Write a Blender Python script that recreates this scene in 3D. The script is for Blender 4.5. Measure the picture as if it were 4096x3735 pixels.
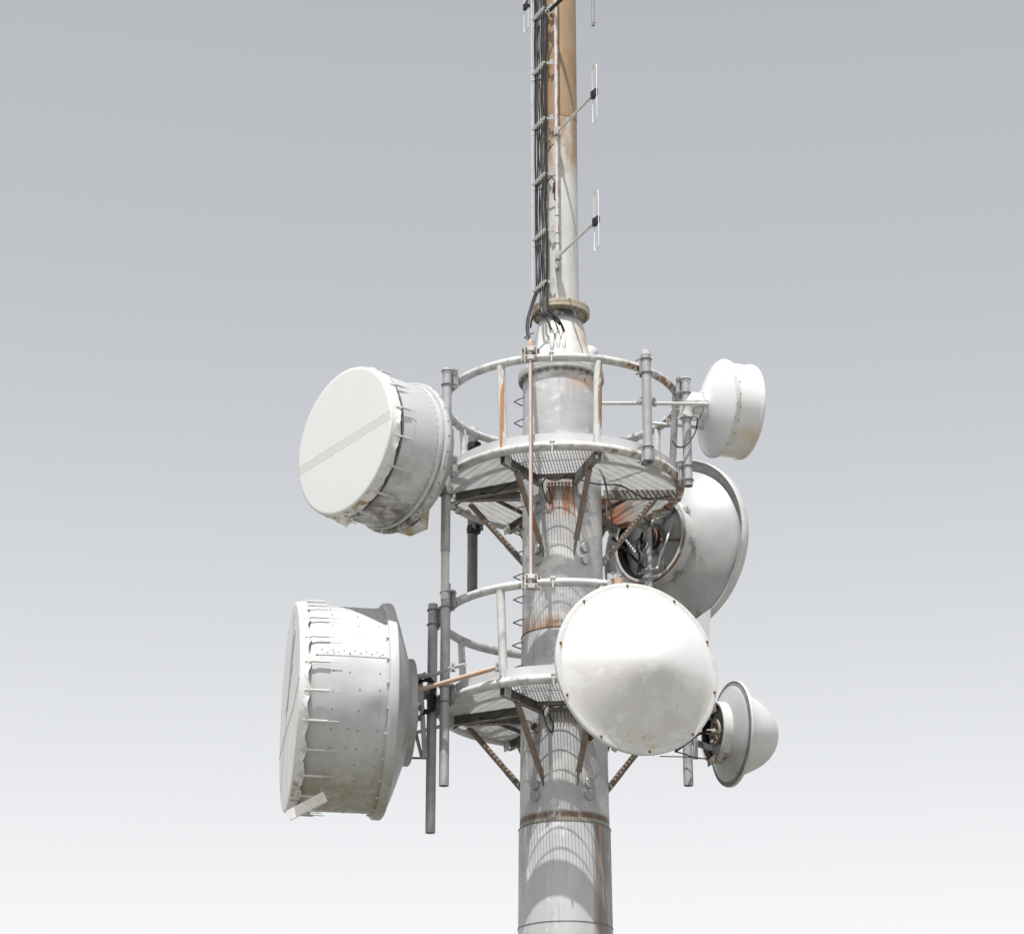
import bpy, math, random
from math import sin, cos, pi, radians as R_, sqrt, atan2, asin
from mathutils import Vector, Matrix

random.seed(7)
scene = bpy.context.scene
for o in list(bpy.data.objects):
    bpy.data.objects.remove(o)

# ------------------------------------------------------------------ camera
FPX, TH, CX, CD, CZ = 9773.0, R_(21.547), -0.602, 27.5, 1.6     # focal length in photo pixels (4096 wide)
cam_d = bpy.data.cameras.new("camera")
cam = bpy.data.objects.new("camera", cam_d)
scene.collection.objects.link(cam)
cam.location = (CX, -CD, CZ)
cam.rotation_euler = (pi / 2 + TH, 0, 0)
cam_d.sensor_width = 36.0
cam_d.sensor_fit = 'HORIZONTAL'
cam_d.lens = FPX / 4096 * 36.0
cam_d.clip_end = 20000
scene.camera = cam

# ------------------------------------------------------------------ sky, sun, exposure
SUN_EL, SUN_AZ = R_(67), R_(-12.5)          # azimuth from the camera side (-Y) towards +X
sdir = Vector((sin(SUN_AZ) * cos(SUN_EL), -cos(SUN_AZ) * cos(SUN_EL), sin(SUN_EL)))
world = bpy.data.worlds.new("World")
scene.world = world
world.use_nodes = True
nt = world.node_tree
nt.nodes.clear()
sky = nt.nodes.new('ShaderNodeTexSky')
sky.sky_type = 'NISHITA'
sky.sun_disc = False
sky.sun_elevation = SUN_EL
sky.sun_rotation = R_(191)
sky.air_density = 1.0
sky.dust_density = 3.0
sky.ozone_density = 1.0
hs = nt.nodes.new('ShaderNodeHueSaturation')
hs.inputs['Saturation'].default_value = 0.17
hs.inputs['Value'].default_value = 1.0
bg = nt.nodes.new('ShaderNodeBackground')
bg.inputs['Strength'].default_value = 0.130
wo = nt.nodes.new('ShaderNodeOutputWorld')
nt.links.new(sky.outputs[0], hs.inputs['Color'])
# thicker bright haze towards the horizon: 1 + k * (1 - z / .45)^2, by elevation only
tcw = nt.nodes.new('ShaderNodeTexCoord')
spw = nt.nodes.new('ShaderNodeSeparateXYZ')
nt.links.new(tcw.outputs['Generated'], spw.inputs[0])
mr1 = nt.nodes.new('ShaderNodeMapRange')
mr1.inputs['From Min'].default_value = 0.0
mr1.inputs['From Max'].default_value = 0.45
mr1.inputs['To Min'].default_value = 1.0
mr1.inputs['To Max'].default_value = 0.0
nt.links.new(spw.outputs['Z'], mr1.inputs['Value'])
pw = nt.nodes.new('ShaderNodeMath')
pw.operation = 'POWER'
pw.inputs[1].default_value = 1.45
nt.links.new(mr1.outputs[0], pw.inputs[0])
ma = nt.nodes.new('ShaderNodeMath')
ma.operation = 'MULTIPLY_ADD'
ma.inputs[1].default_value = 0.50
ma.inputs[2].default_value = 1.0
nt.links.new(pw.outputs[0], ma.inputs[0])
ms = nt.nodes.new('ShaderNodeMath')          # the haze low down is more neutral
ms.operation = 'MULTIPLY_ADD'
ms.inputs[1].default_value = -0.17
ms.inputs[2].default_value = 0.14
ms.use_clamp = True
nt.links.new(pw.outputs[0], ms.inputs[0])
nt.links.new(ms.outputs[0], hs.inputs['Saturation'])
vm = nt.nodes.new('ShaderNodeVectorMath')
vm.operation = 'SCALE'
nt.links.new(hs.outputs[0], vm.inputs[0])
mz = nt.nodes.new('ShaderNodeMapRange')      # deeper sky towards the zenith
mz.interpolation_type = 'SMOOTHSTEP'
mz.inputs['From Min'].default_value = 0.50
mz.inputs['From Max'].default_value = 0.85
mz.inputs['To Min'].default_value = 1.0
mz.inputs['To Max'].default_value = 0.25
nt.links.new(spw.outputs['Z'], mz.inputs['Value'])
mq = nt.nodes.new('ShaderNodeMath')
mq.operation = 'MULTIPLY'
nt.links.new(ma.outputs[0], mq.inputs[0])
nt.links.new(mz.outputs[0], mq.inputs[1])
nt.links.new(mq.outputs[0], vm.inputs['Scale'])
nt.links.new(vm.outputs[0], bg.inputs['Color'])
nt.links.new(bg.outputs[0], wo.inputs['Surface'])

sl = bpy.data.lights.new("sun", 'SUN')
sl.energy = 4.0
sl.angle = R_(0.48)
sl.color = (1.0, 0.988, 0.968)
sun = bpy.data.objects.new("sun", sl)
scene.collection.objects.link(sun)
sun.rotation_euler = sdir.to_track_quat('Z', 'Y').to_euler()
sun.location = (0, 0, 60)

scene.view_settings.view_transform = 'Standard'
scene.view_settings.look = 'None'
scene.view_settings.exposure = 0.48
scene.view_settings.gamma = 1.0
scene.view_settings.use_curve_mapping = False

# ------------------------------------------------------------------ helpers
COL = scene.collection
ROOTM = {}
cT, sT = cos(TH), sin(TH)


def at(px, py, Y):
    """photo pixel (4096 x 3735) at real depth Y -> world point"""
    a = (px - 2048) / FPX
    b = (1867.5 - py) / FPX
    d = Vector((a, cT - b * sT, sT + b * cT))
    t = (Y + CD) / d.y
    return Vector((CX, -CD, CZ)) + d * t


def pol(az, r, z):
    """azimuth in degrees from the camera side (-Y) towards +X"""
    a = R_(az)
    return Vector((r * sin(a), -r * cos(a), z))


class MB:
    def __init__(s):
        s.v = []
        s.f = []

    def add(s, vs, fs):
        o = len(s.v)
        s.v += [Vector(v) for v in vs]
        s.f += [tuple(i + o for i in f) for f in fs]
        return s

    def box(s, c, dx, dy, dz):
        """c centre; dx,dy,dz full edge vectors"""
        c, dx, dy, dz = Vector(c), Vector(dx) / 2, Vector(dy) / 2, Vector(dz) / 2
        vs = [c + a * dx + b * dy + e * dz for a in (-1, 1) for b in (-1, 1) for e in (-1, 1)]
        fs = [(0, 1, 3, 2), (4, 6, 7, 5), (0, 4, 5, 1), (2, 3, 7, 6), (0, 2, 6, 4), (1, 5, 7, 3)]
        if dx.cross(dy).dot(dz) < 0:
            fs = [f[::-1] for f in fs]
        return s.add(vs, fs)

    def bar(s, p, q, w, h, up=(0, 0, 1)):
        """box from p to q; w across, h along up"""
        p, q = Vector(p), Vector(q)
        d = q - p
        x = d.cross(Vector(up))
        if x.length < 1e-6:
            x = d.cross(Vector((1, 0, 0)))
        x.normalize()
        u = x.cross(d).normalized()
        return s.box((p + q) / 2, d, x * w, u * h)

    def tube(s, pts, r, seg=12, caps=True, closed=False):
        pts = [Vector(p) for p in pts]
        n = len(pts)
        rr = r if isinstance(r, (list, tuple)) else [r] * n
        vs, fs = [], []
        prev = None
        for i, p in enumerate(pts):
            if closed:
                d = pts[(i + 1) % n] - pts[i - 1]
            else:
                d = pts[min(i + 1, n - 1)] - pts[max(i - 1, 0)]
            d.normalize()
            if prev is None:
                x = d.cross(Vector((0, 0, 1)))
                if x.length < .05:
                    x = d.cross(Vector((1, 0, 0)))
            else:
                x = prev - d * prev.dot(d)
            x.normalize()
            prev = x
            y = d.cross(x)
            for k in range(seg):
                a = 2 * pi * k / seg
                vs.append(p + (x * cos(a) + y * sin(a)) * rr[i])
        m = n if closed else n - 1
        for i in range(m):
            j = (i + 1) % n
            for k in range(seg):
                l = (k + 1) % seg
                fs.append((i * seg + k, i * seg + l, j * seg + l, j * seg + k))
        if caps and not closed:
            fs.append(tuple(range(seg))[::-1])
            fs.append(tuple((n - 1) * seg + k for k in range(seg)))
        return s.add(vs, fs)

    def lathe(s, prof, seg=64, M=None, a0=0.0, a1=2 * pi, fn=None):
        """prof (r,z) list, revolved about local z; M maps to the target frame"""
        M = M or Matrix.Identity(4)
        full = abs(a1 - a0 - 2 * pi) < 1e-6
        cols = seg if full else seg + 1
        vs, fs = [], []
        n = len(prof)
        for k in range(cols):
            a = a0 + (a1 - a0) * k / seg
            for i, (r, z) in enumerate(prof):
                if fn:
                    r, z = fn(i, a, r, z)
                vs.append(M @ Vector((r * cos(a), r * sin(a), z)))
        for k in range(seg):
            l = (k + 1) % cols
            for i in range(n - 1):
                if prof[i][0] < 1e-6 and prof[i + 1][0] < 1e-6:
                    continue
                if prof[i][0] < 1e-6:
                    fs.append((k * n + i, l * n + i + 1, k * n + i + 1))
                elif prof[i + 1][0] < 1e-6:
                    fs.append((k * n + i, l * n + i, k * n + i + 1))
                else:
                    fs.append((k * n + i, l * n + i, l * n + i + 1, k * n + i + 1))
        return s.add(vs, fs)

    def torus(s, R, r, z=0, seg=96, sec=14, M=None):
        M = M or Matrix.Identity(4)
        pr = [(R + r * cos(2 * pi * k / sec), z + r * sin(2 * pi * k / sec)) for k in range(sec + 1)]
        return s.lathe(pr, seg, M)

    def cyl(s, p, q, r, seg=16):
        return s.tube([p, q], r, seg)

    def build(s, name, mat, parent=None, local=False, sharp=38, loc=None):
        me = bpy.data.meshes.new(name)
        vs = s.v
        if parent is not None and not local:
            inv = ROOTM[parent.name].inverted()
            vs = [inv @ v for v in vs]
        elif parent is None and loc is not None:
            vs = [v - Vector(loc) for v in vs]
        me.from_pydata([tuple(v) for v in vs], [], s.f)
        me.validate()
        me.polygons.foreach_set('use_smooth', [True] * len(me.polygons))
        me.set_sharp_from_angle(angle=R_(sharp))
        me.update()
        me.materials.append(mat)
        o = bpy.data.objects.new(name, me)
        COL.objects.link(o)
        if parent is not None:
            o.parent = parent
            ROOTM[o.name] = ROOTM[parent.name]
        elif loc is not None:
            o.location = loc
        return o


def thing(name, label, cat, loc=(0, 0, 0), group=None, M=None):
    o = bpy.data.objects.new(name, None)
    o.empty_display_size = .1
    COL.objects.link(o)
    MM = Matrix.Translation(Vector(loc)) @ (M or Matrix.Identity(4))
    o.matrix_world = MM
    ROOTM[o.name] = MM
    tag(o, label, cat, group)
    return o


def tag(o, label=None, cat=None, group=None, kind=None):
    if label:
        o['label'] = label
    if cat:
        o['category'] = cat
    if group:
        o['group'] = group
    if kind:
        o['kind'] = kind
    return o


def copy_part(o, parent, M):
    """copy of a part (shared mesh), placed by a matrix in its parent's frame"""
    c = o.copy()
    COL.objects.link(c)
    c.parent = parent
    c.matrix_local = M
    ROOTM[c.name] = ROOTM[parent.name]
    return c


def copy_tree(o, parent=None):
    c = o.copy()
    COL.objects.link(c)
    c.parent = parent
    for ch in list(o.children):
        copy_tree(ch, c)
    return c


def smooth_path(pts, n=8):
    P = [Vector(p) for p in pts]
    P = [P[0] * 2 - P[1]] + P + [P[-1] * 2 - P[-2]]
    out = []
    for i in range(1, len(P) - 2):
        for k in range(n):
            t = k / n
            a, b, c, d = P[i - 1], P[i], P[i + 1], P[i + 2]
            out.append(.5 * (2 * b + (c - a) * t + (2 * a - 5 * b + 4 * c - d) * t * t + (3 * b - a - 3 * c + d) * t ** 3))
    out.append(P[-2])
    return out


# ------------------------------------------------------------------ materials
def pmat(name, c1, c2=None, scale=5.0, stretch=(1, 1, 1), rough=.5, metal=0.0, layers=(), bump=0.0, spec=.5, speck=.06, coat=0.0):
    m = bpy.data.materials.new(name)
    m.use_nodes = True
    t = m.node_tree
    N, L = t.nodes, t.links
    b = N['Principled BSDF']
    b.inputs['Roughness'].default_value = rough
    b.inputs['Metallic'].default_value = metal
    b.inputs['Specular IOR Level'].default_value = spec
    if coat:
        b.inputs['Coat Weight'].default_value = coat
        b.inputs['Coat Roughness'].default_value = .08
    tc = N.new('ShaderNodeTexCoord')

    def noise(sc, st, det=6, rgh=.6):
        mp = N.new('ShaderNodeMapping')
        mp.inputs['Scale'].default_value = st
        L.new(tc.outputs['Object'], mp.inputs['Vector'])
        n = N.new('ShaderNodeTexNoise')
        n.inputs['Scale'].default_value = sc
        n.inputs['Detail'].default_value = det
        n.inputs['Roughness'].default_value = rgh
        L.new(mp.outputs[0], n.inputs['Vector'])
        return n.outputs['Fac']

    def ramp(v, lo, hi):
        r = N.new('ShaderNodeMapRange')
        r.interpolation_type = 'SMOOTHSTEP'
        r.inputs['From Min'].default_value = lo
        r.inputs['From Max'].default_value = hi
        L.new(v, r.inputs['Value'])
        return r.outputs[0]

    def mul(a, bb):
        x = N.new('ShaderNodeMath')
        x.operation = 'MULTIPLY'
        L.new(a, x.inputs[0])
        if isinstance(bb, (int, float)):
            x.inputs[1].default_value = bb
        else:
            L.new(bb, x.inputs[1])
        return x.outputs[0]

    def mix(f, a, bb):
        x = N.new('ShaderNodeMix')
        x.data_type = 'RGBA'
        L.new(f, x.inputs[0])
        for sock, val in ((x.inputs[6], a), (x.inputs[7], bb)):
            if isinstance(val, tuple):
                sock.default_value = (*val, 1)
            else:
                L.new(val, sock)
        return x.outputs[2]

    c2 = c2 or tuple(v * .85 for v in c1)
    col = mix(ramp(noise(scale, stretch), .35, .65), c1, c2)
    if speck:
        sp = noise(scale * 14, (1, 1, 1), 3)
        col = mix(mul(ramp(sp, .45, .7), speck * 2), col, tuple(v * .7 for v in c1))
    sep = None
    for ly in layers:
        f = ramp(noise(ly.get('scale', 4), ly.get('stretch', (1, 1, 1)), 8, .65), ly['lo'], ly['hi'])
        for (ax, a, bb) in ly.get('mask', ()):
            if sep is None:
                sep = N.new('ShaderNodeSeparateXYZ')
                L.new(tc.outputs['Object'], sep.inputs[0])
            f = mul(f, ramp(sep.outputs['XYZ'.index(ax)], a, bb) if a < bb else
                    _inv(N, L, ramp(sep.outputs['XYZ'.index(ax)], bb, a)))
        if 'amt' in ly:
            f = mul(f, ly['amt'])
        col = mix(f, col, ly['color'])
    L.new(col, b.inputs['Base Color'])
    if bump:
        bp = N.new('ShaderNodeBump')
        bp.inputs['Strength'].default_value = bump
        bp.inputs['Distance'].default_value = .02
        L.new(noise(scale * 3, (1, 1, 1), 4), bp.inputs['Height'])
        L.new(bp.outputs[0], b.inputs['Normal'])
    rn = N.new('ShaderNodeMapRange')
    rn.inputs['To Min'].default_value = max(.05, rough - .1)
    rn.inputs['To Max'].default_value = min(1, rough + .12)
    L.new(noise(scale * 2, (1, 1, 1), 4), rn.inputs['Value'])
    L.new(rn.outputs[0], b.inputs['Roughness'])
    return m


def _inv(N, L, v):
    x = N.new('ShaderNodeMath')
    x.operation = 'SUBTRACT'
    x.inputs[0].default_value = 1
    L.new(v, x.inputs[1])
    return x.outputs[0]


RUST = (.30, .115, .035)
RUSTD = (.12, .05, .025)
ORANGE = (.50, .17, .06)
BROWN = (.30, .16, .065)
MOSS = (.13, .11, .045)
M = {}
M['galv'] = pmat('galvanised steel', (.42, .42, .425), (.34, .34, .345), 7, rough=.48, metal=.2,
                 layers=[dict(color=(.25, .25, .255), scale=9, stretch=(1, 1, .4), lo=.54, hi=.68, amt=.6)])
M['galv_light'] = pmat('pale galvanised steel', (.60, .60, .59), (.52, .52, .515), 6, rough=.5, metal=.1)
M['galv_dark'] = pmat('weathered dark galvanised steel', (.22, .22, .225), (.15, .15, .155), 8, rough=.55, metal=.1)
M['shaft_'] = pmat('shaft steel', (.58, .58, .575), (.47, .47, .475), 2.5, (1, 1, .45), .45, .1,
                  layers=[dict(color=(.30, .30, .31), scale=5, lo=.62, hi=.8, amt=.7),
                          dict(color=(.70, .69, .67), scale=3, lo=.55, hi=.75, amt=.7, stretch=(1, 1, 2))])
for key, nm, z0, z1 in (('rail_rusty', 'peeling rail paint rusting below', 1.128, 1.100), ('ring_rusty', 'peeling ring paint rusting below', .012, -.018)):
    M[key] = pmat(nm, (.64, .64, .63), (.50, .50, .49), 9, rough=.45,
                  layers=[dict(color=(.28, .275, .27), scale=10, lo=.52, hi=.62, amt=.75),
                          dict(color=(.42, .39, .33), scale=3, lo=.45, hi=.65, amt=.6),
                          dict(color=(.24, .13, .07), scale=4.2, lo=.49, hi=.56, mask=[('X', .05, .5), ('Z', z0, z1)]),
                          dict(color=(.34, .17, .08), scale=9, lo=.56, hi=.62, amt=.8, mask=[('X', .5, 1.0)])])
M['white_steel'] = pmat('white painted steel', (.64, .64, .635), (.53, .53, .525), 8, rough=.42,
                        layers=[dict(color=(.27, .27, .265), scale=9, lo=.54, hi=.64, amt=.65),
                                dict(color=(.42, .40, .36), scale=3, lo=.45, hi=.65, amt=.6),
                                dict(color=RUST, scale=6, lo=.64, hi=.72, amt=.7)])
M['post_rusty'] = pmat('white post with orange rust run', (.66, .66, .64), (.55, .55, .54), 8, rough=.5,
                       layers=[dict(color=(.36, .34, .31), scale=10, lo=.58, hi=.68, amt=.6),
                               dict(color=(.46, .22, .08), scale=6, stretch=(1.6, 1, .35), lo=.40, hi=.47, mask=[('X', -.035, -.02), ('X', .03, .012)])])
M['post_brown'] = pmat('white post with brown rust run', (.64, .64, .62), (.55, .55, .54), 8, rough=.5,
                       layers=[dict(color=(.30, .19, .10), scale=5, stretch=(1.6, 1, .5), lo=.44, hi=.5, mask=[('X', -.005, .012)])])
M['rust_brown'] = pmat('brown rusted tube', (.20, .145, .105), (.25, .20, .165), 9, rough=.75,
                       layers=[dict(color=(.36, .33, .30), scale=5, lo=.55, hi=.68, amt=.7)])
M['beam'] = pmat('weathered deck beam', (.155, .145, .135), (.25, .24, .225), 6, rough=.7,
                 layers=[dict(color=(.22, .11, .06), scale=4, lo=.55, hi=.66, amt=.7)])
M['grating'] = pmat('galvanised grating', (.64, .64, .635), (.56, .56, .555), 5, rough=.5, metal=.1)
M['grating_rust'] = pmat('rust stained grating', (.55, .55, .54), (.45, .44, .43), 5, rough=.55,
                         layers=[dict(color=(.46, .19, .08), scale=2.2, lo=.34, hi=.52, mask=[('Y', -.1, .1), ('X', 1.0, .62)])])
M['toe'] = pmat('pale sheet metal', (.62, .62, .63), (.56, .56, .57), 4, rough=.42, metal=.1)
M['black'] = pmat('black rubber', (.014, .014, .015), (.024, .024, .025), 10, rough=.5, speck=0, spec=.35)
M['cable_grey'] = pmat('grey weathered cable', (.085, .085, .09), (.045, .045, .05), 10, rough=.42, speck=0)
M['mast_low'] = pmat('grey mast paint', (.58, .57, .55), (.50, .49, .475), 3, (1, 1, .4), .45,
                     layers=[dict(color=(.34, .21, .11), scale=3, stretch=(1, 1, .4), lo=.36, hi=.6, mask=[('Z', 16.1, 16.75)]),
                             dict(color=(.34, .33, .32), scale=6, lo=.6, hi=.75, amt=.6),
                             dict(color=(.30, .28, .26), scale=9, stretch=(2.4, 2.4, .12), lo=.60, hi=.63, amt=.5),
                             dict(color=(.36, .24, .15), scale=10, lo=.68, hi=.69, amt=.8)])
M['mast_high'] = pmat('tan brown mast paint', (.31, .19, .10), (.37, .255, .155), 2.6, (1, 1, .5), .5,
                      layers=[dict(color=(.20, .12, .07), scale=7, stretch=(2.2, 2.2, .12), lo=.60, hi=.63, amt=.55),
                              dict(color=(.55, .52, .46), scale=14, lo=.70, hi=.71, amt=.8)])
M['flange_tan'] = pmat('tan stained flange', (.44, .40, .33), (.36, .29, .20), 6, rough=.6,
                       layers=[dict(color=(.25, .10, .05), scale=7, lo=.62, hi=.7)])
M['flange'] = pmat('grey flange', (.56, .56, .55), (.45, .45, .45), 8, rough=.5,
                   layers=[dict(color=(.25, .24, .24), scale=9, lo=.58, hi=.68, amt=.8)])
M['radome'] = pmat('off white radome fabric', (.68, .68, .672), (.66, .66, .652), 2, rough=.55, speck=.01)
M['skirt'] = pmat('radome skirt fabric', (.74, .73, .71), (.66, .655, .64), 6, rough=.6,
                  layers=[dict(color=(.36, .25, .12), scale=9, lo=.50, hi=.58, mask=[('Y', -.45, -.8)])], bump=.25)
M['skirt_grey'] = pmat('plain skirt fabric', (.74, .735, .72), (.68, .675, .66), 6, rough=.6,
                       layers=[dict(color=(.34, .29, .22), scale=8, lo=.5, hi=.6, mask=[('Y', -.75, -1.1)])], bump=.2)
M['drum'] = pmat('grey drum with moss', (.60, .61, .61), (.55, .56, .56), 5, rough=.38, metal=.2,
                 layers=[dict(color=(.36, .36, .34), scale=5, stretch=(1, 1, 1), lo=.42, hi=.65, amt=.6, mask=[('Y', -.1, -.6)]),
                         dict(color=MOSS, scale=6, stretch=(1, 1, .5), lo=.42, hi=.56, amt=.8, mask=[('Y', -.60, -.86)]),
                         dict(color=(.17, .11, .08), scale=9, stretch=(1, 1, .6), lo=.52, hi=.62, amt=.85, mask=[('Y', -.64, -.84)])])
M['drum_big'] = pmat('big grey drum with moss foot', (.53, .535, .535), (.47, .475, .475), 4, rough=.45, metal=.1,
                     layers=[dict(color=(.40, .41, .40), scale=4, stretch=(1.4, .3, 1.4), lo=.40, hi=.70, amt=.5, mask=[('Y', .1, -.7)]),
                             dict(color=(.30, .27, .17), scale=5, stretch=(1.4, .4, 1.4), lo=.25, hi=.62, amt=.8, mask=[('Y', -.65, -1.12)])])
M['shell'] = pmat('pale reflector shell', (.46, .47, .465), (.40, .41, .405), 3, rough=.42, metal=.1,
                  layers=[dict(color=(.25, .24, .16), scale=3.5, stretch=(1, .5, 1), lo=.52, hi=.66, mask=[('Y', .1, -.5)])])
M['white_gloss'] = pmat('glossy white paint', (.72, .72, .72), (.69, .69, .69), 3, rough=.22, speck=.01,
                        layers=[dict(color=(.62, .48, .30), scale=4, lo=.35, hi=.7, amt=.75, mask=[('Y', -.22, -.5), ('Z', -.01, .04)])])
M['white_frp'] = pmat('white fibreglass', (.74, .74, .735), (.72, .72, .715), 4, rough=.4, speck=.02,
                      layers=[dict(color=(.635, .615, .58), scale=1.7, stretch=(1, 1.5, 1), lo=.39, hi=.425, amt=.85, mask=[('Y', .02, -.12)]),
                              dict(color=(.62, .57, .49), scale=3.5, stretch=(1, .5, 1), lo=.55, hi=.70, amt=.6, mask=[('Y', -.1, -.3)]),
                              dict(color=(.69, .69, .685), scale=2.6, lo=.53, hi=.56, amt=.9, mask=[('Y', -.08, -.14)]),
                              dict(color=(.50, .40, .22), scale=5, lo=.50, hi=.62, amt=.7, mask=[('Y', -.68, -.84)]),
                              dict(color=(.52, .50, .46), scale=20, lo=.66, hi=.70, amt=.6),
                              dict(color=(.55, .50, .42), scale=7, stretch=(1.6, .22, 1), lo=.60, hi=.70, amt=.55, mask=[('Y', .1, -.25), ('X', -.35, .1)])], bump=.05)
M['white_rim'] = pmat('white rim paint', (.66, .66, .65), (.58, .58, .565), 7, rough=.4,
                      layers=[dict(color=(.45, .36, .22), scale=8, lo=.6, hi=.7, amt=.8)])
M['rust'] = pmat('rust', RUST, RUSTD, 20, rough=.85)
M['orange_rust'] = pmat('orange oxide', (.50, .20, .09), (.40, .16, .08), 12, rough=.75)
M['orange_tube'] = pmat('pinkish oxide tube', (.52, .33, .22), (.48, .38, .30), 7, rough=.6)
M['hub_tan'] = pmat('dull tan casting', (.34, .285, .235), (.22, .19, .165), 12, rough=.6)
M['conduit'] = pmat('conduit with red oxide side', (.56, .57, .57), (.48, .49, .49), 9, rough=.45,
                    layers=[dict(color=(.44, .15, .065), scale=3, stretch=(1, 1, .6), lo=.22, hi=.30, mask=[('X', .004, .010)])])
M['pole_flaky'] = pmat('flaky white pole', (.60, .58, .56), (.50, .485, .47), 14, rough=.6,
                       layers=[dict(color=(.34, .11, .07), scale=7, stretch=(1, 1, .6), lo=.5, hi=.58, mask=[('X', .004, .014)])])
M['alu'] = pmat('bare aluminium', (.66, .66, .64), (.60, .60, .585), 10, rough=.35, metal=.4)
M['seam'] = pmat('thin grey line', (.50, .50, .50), (.46, .46, .46), 10, rough=.7, speck=0)
M['ground'] = pmat('dry pale gravel and grass', (.21, .205, .195), (.16, .16, .14), .15, rough=.95)

# ------------------------------------------------------------------ ground
g = MB()
g.lathe([(0.0, 0), (40, 0), (400, 0), (6000, 0)], 96)
g.f = [f[::-1] for f in g.f]
go = g.build('ground', M['ground'])
tag(go, kind='structure')

# ------------------------------------------------------------------ tower
ZT, ZU, ZV, ZW = 13.278, 12.161, 10.502, 9.376


def dep(z):
    return CD * cT + (z - CZ) * sT


def zf(py, r):                # height of a front point of the tower seen at row py
    return at(2248, py, -r).z


def rad(hw, z):
    return hw * dep(z) / FPX


tower = thing('monopole_tower', 'tall grey steel monopole carrying both round platforms, with bolted flanges and a brown painted top', 'tower', (0, 0, 0))
z_s2 = zf(3281, .50)
z_s1 = zf(2508, .45)
r_bot = .54
z_f2 = at(2246, 1532, 0).z      # underside of the big flange
prof = [(.66, 0.0), (.66, .0)]
lo = MB()
r_a = rad(184, z_s2)
lo.lathe([(rad(192, 6.6) + .06, .05), (rad(191, 6.7), 6.7), (r_a, z_s2 - .02), (r_a - .004, z_s2), (.3, z_s2)], 96)
tp = lo.build('shaft_section', pmat('lower shaft steel', (.53, .53, .53), (.45, .45, .455), 2.2, (1, 1, .45), .45, .1,
              layers=[dict(color=(.33, .33, .34), scale=6, lo=.64, hi=.78, amt=.6),
                      dict(color=(.70, .70, .69), scale=3.2, stretch=(1, 1, .7), lo=.54, hi=.62, amt=.6),
                      dict(color=(.30, .30, .31), scale=11, stretch=(1, 1, .6), lo=.60, hi=.68, amt=.55),
                      dict(color=(.22, .22, .22), scale=26, lo=.68, hi=.72, amt=.7),
                      dict(color=(.27, .265, .26), scale=9, stretch=(2.6, 2.6, .10), lo=.63, hi=.655, amt=.55),
                      dict(color=(.71, .71, .70), scale=12, stretch=(1, 1, .5), lo=.66, hi=.68, amt=.8),
                      dict(color=(.19, .165, .15), scale=3.4, stretch=(1.2, 1.2, .22), lo=.28, hi=.42, amt=.95, mask=[('X', .28, .36)]),
                      dict(color=(.44, .30, .21), scale=6, stretch=(1.8, 1.8, .14), lo=.54, hi=.60, amt=.7, mask=[('X', .26, .34)]),
                      dict(color=(.36, .36, .37), scale=5, stretch=(2.2, 2.2, .12), lo=.50, hi=.66, amt=.55)]), tower)
mid = MB()
r_b0, r_b1 = rad(180, z_s2), rad(167.5, z_s1)
mid.lathe([(r_b0 - .006, z_s2 - .003), (r_b0, z_s2 + .02), (r_b1, z_s1 - .02), (r_b1 - .004, z_s1), (.3, z_s1)], 96)
mid.build('shaft_section', pmat('middle shaft steel', (.52, .52, .52), (.435, .435, .44), 2.4, (1, 1, .45), .45, .1,
          layers=[dict(color=(.33, .33, .34), scale=6, lo=.62, hi=.78, amt=.6),
                      dict(color=(.70, .70, .69), scale=3.2, stretch=(1, 1, .7), lo=.54, hi=.62, amt=.6),
                      dict(color=(.30, .30, .31), scale=11, stretch=(1, 1, .6), lo=.60, hi=.68, amt=.55),
                      dict(color=(.22, .22, .22), scale=26, lo=.68, hi=.72, amt=.7),
                      dict(color=(.27, .265, .26), scale=9, stretch=(2.6, 2.6, .10), lo=.63, hi=.655, amt=.55),
                      dict(color=(.71, .71, .70), scale=12, stretch=(1, 1, .5), lo=.66, hi=.68, amt=.8),
                  dict(color=(.155, .095, .07), scale=7, stretch=(1, 1, .5), lo=.30, hi=.45, mask=[('Z', z_s2 + .14, z_s2 + .09), ('Z', z_s2 + .015, z_s2 + .03)]),
                  dict(color=(.34, .33, .26), scale=7, lo=.25, hi=.4, mask=[('Z', z_s2 + .06, z_s2 + .03)]),
                  dict(color=(.36, .36, .37), scale=5, stretch=(2.2, 2.2, .14), lo=.48, hi=.66, amt=.6)]), tower)
up = MB()
r_c0, r_c1 = rad(164, z_s1), rad(153, z_f2)
up.lathe([(r_c0 - .004, z_s1 - .002), (r_c0, z_s1 + .02), (r_c1, z_f2)], 96)
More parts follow.
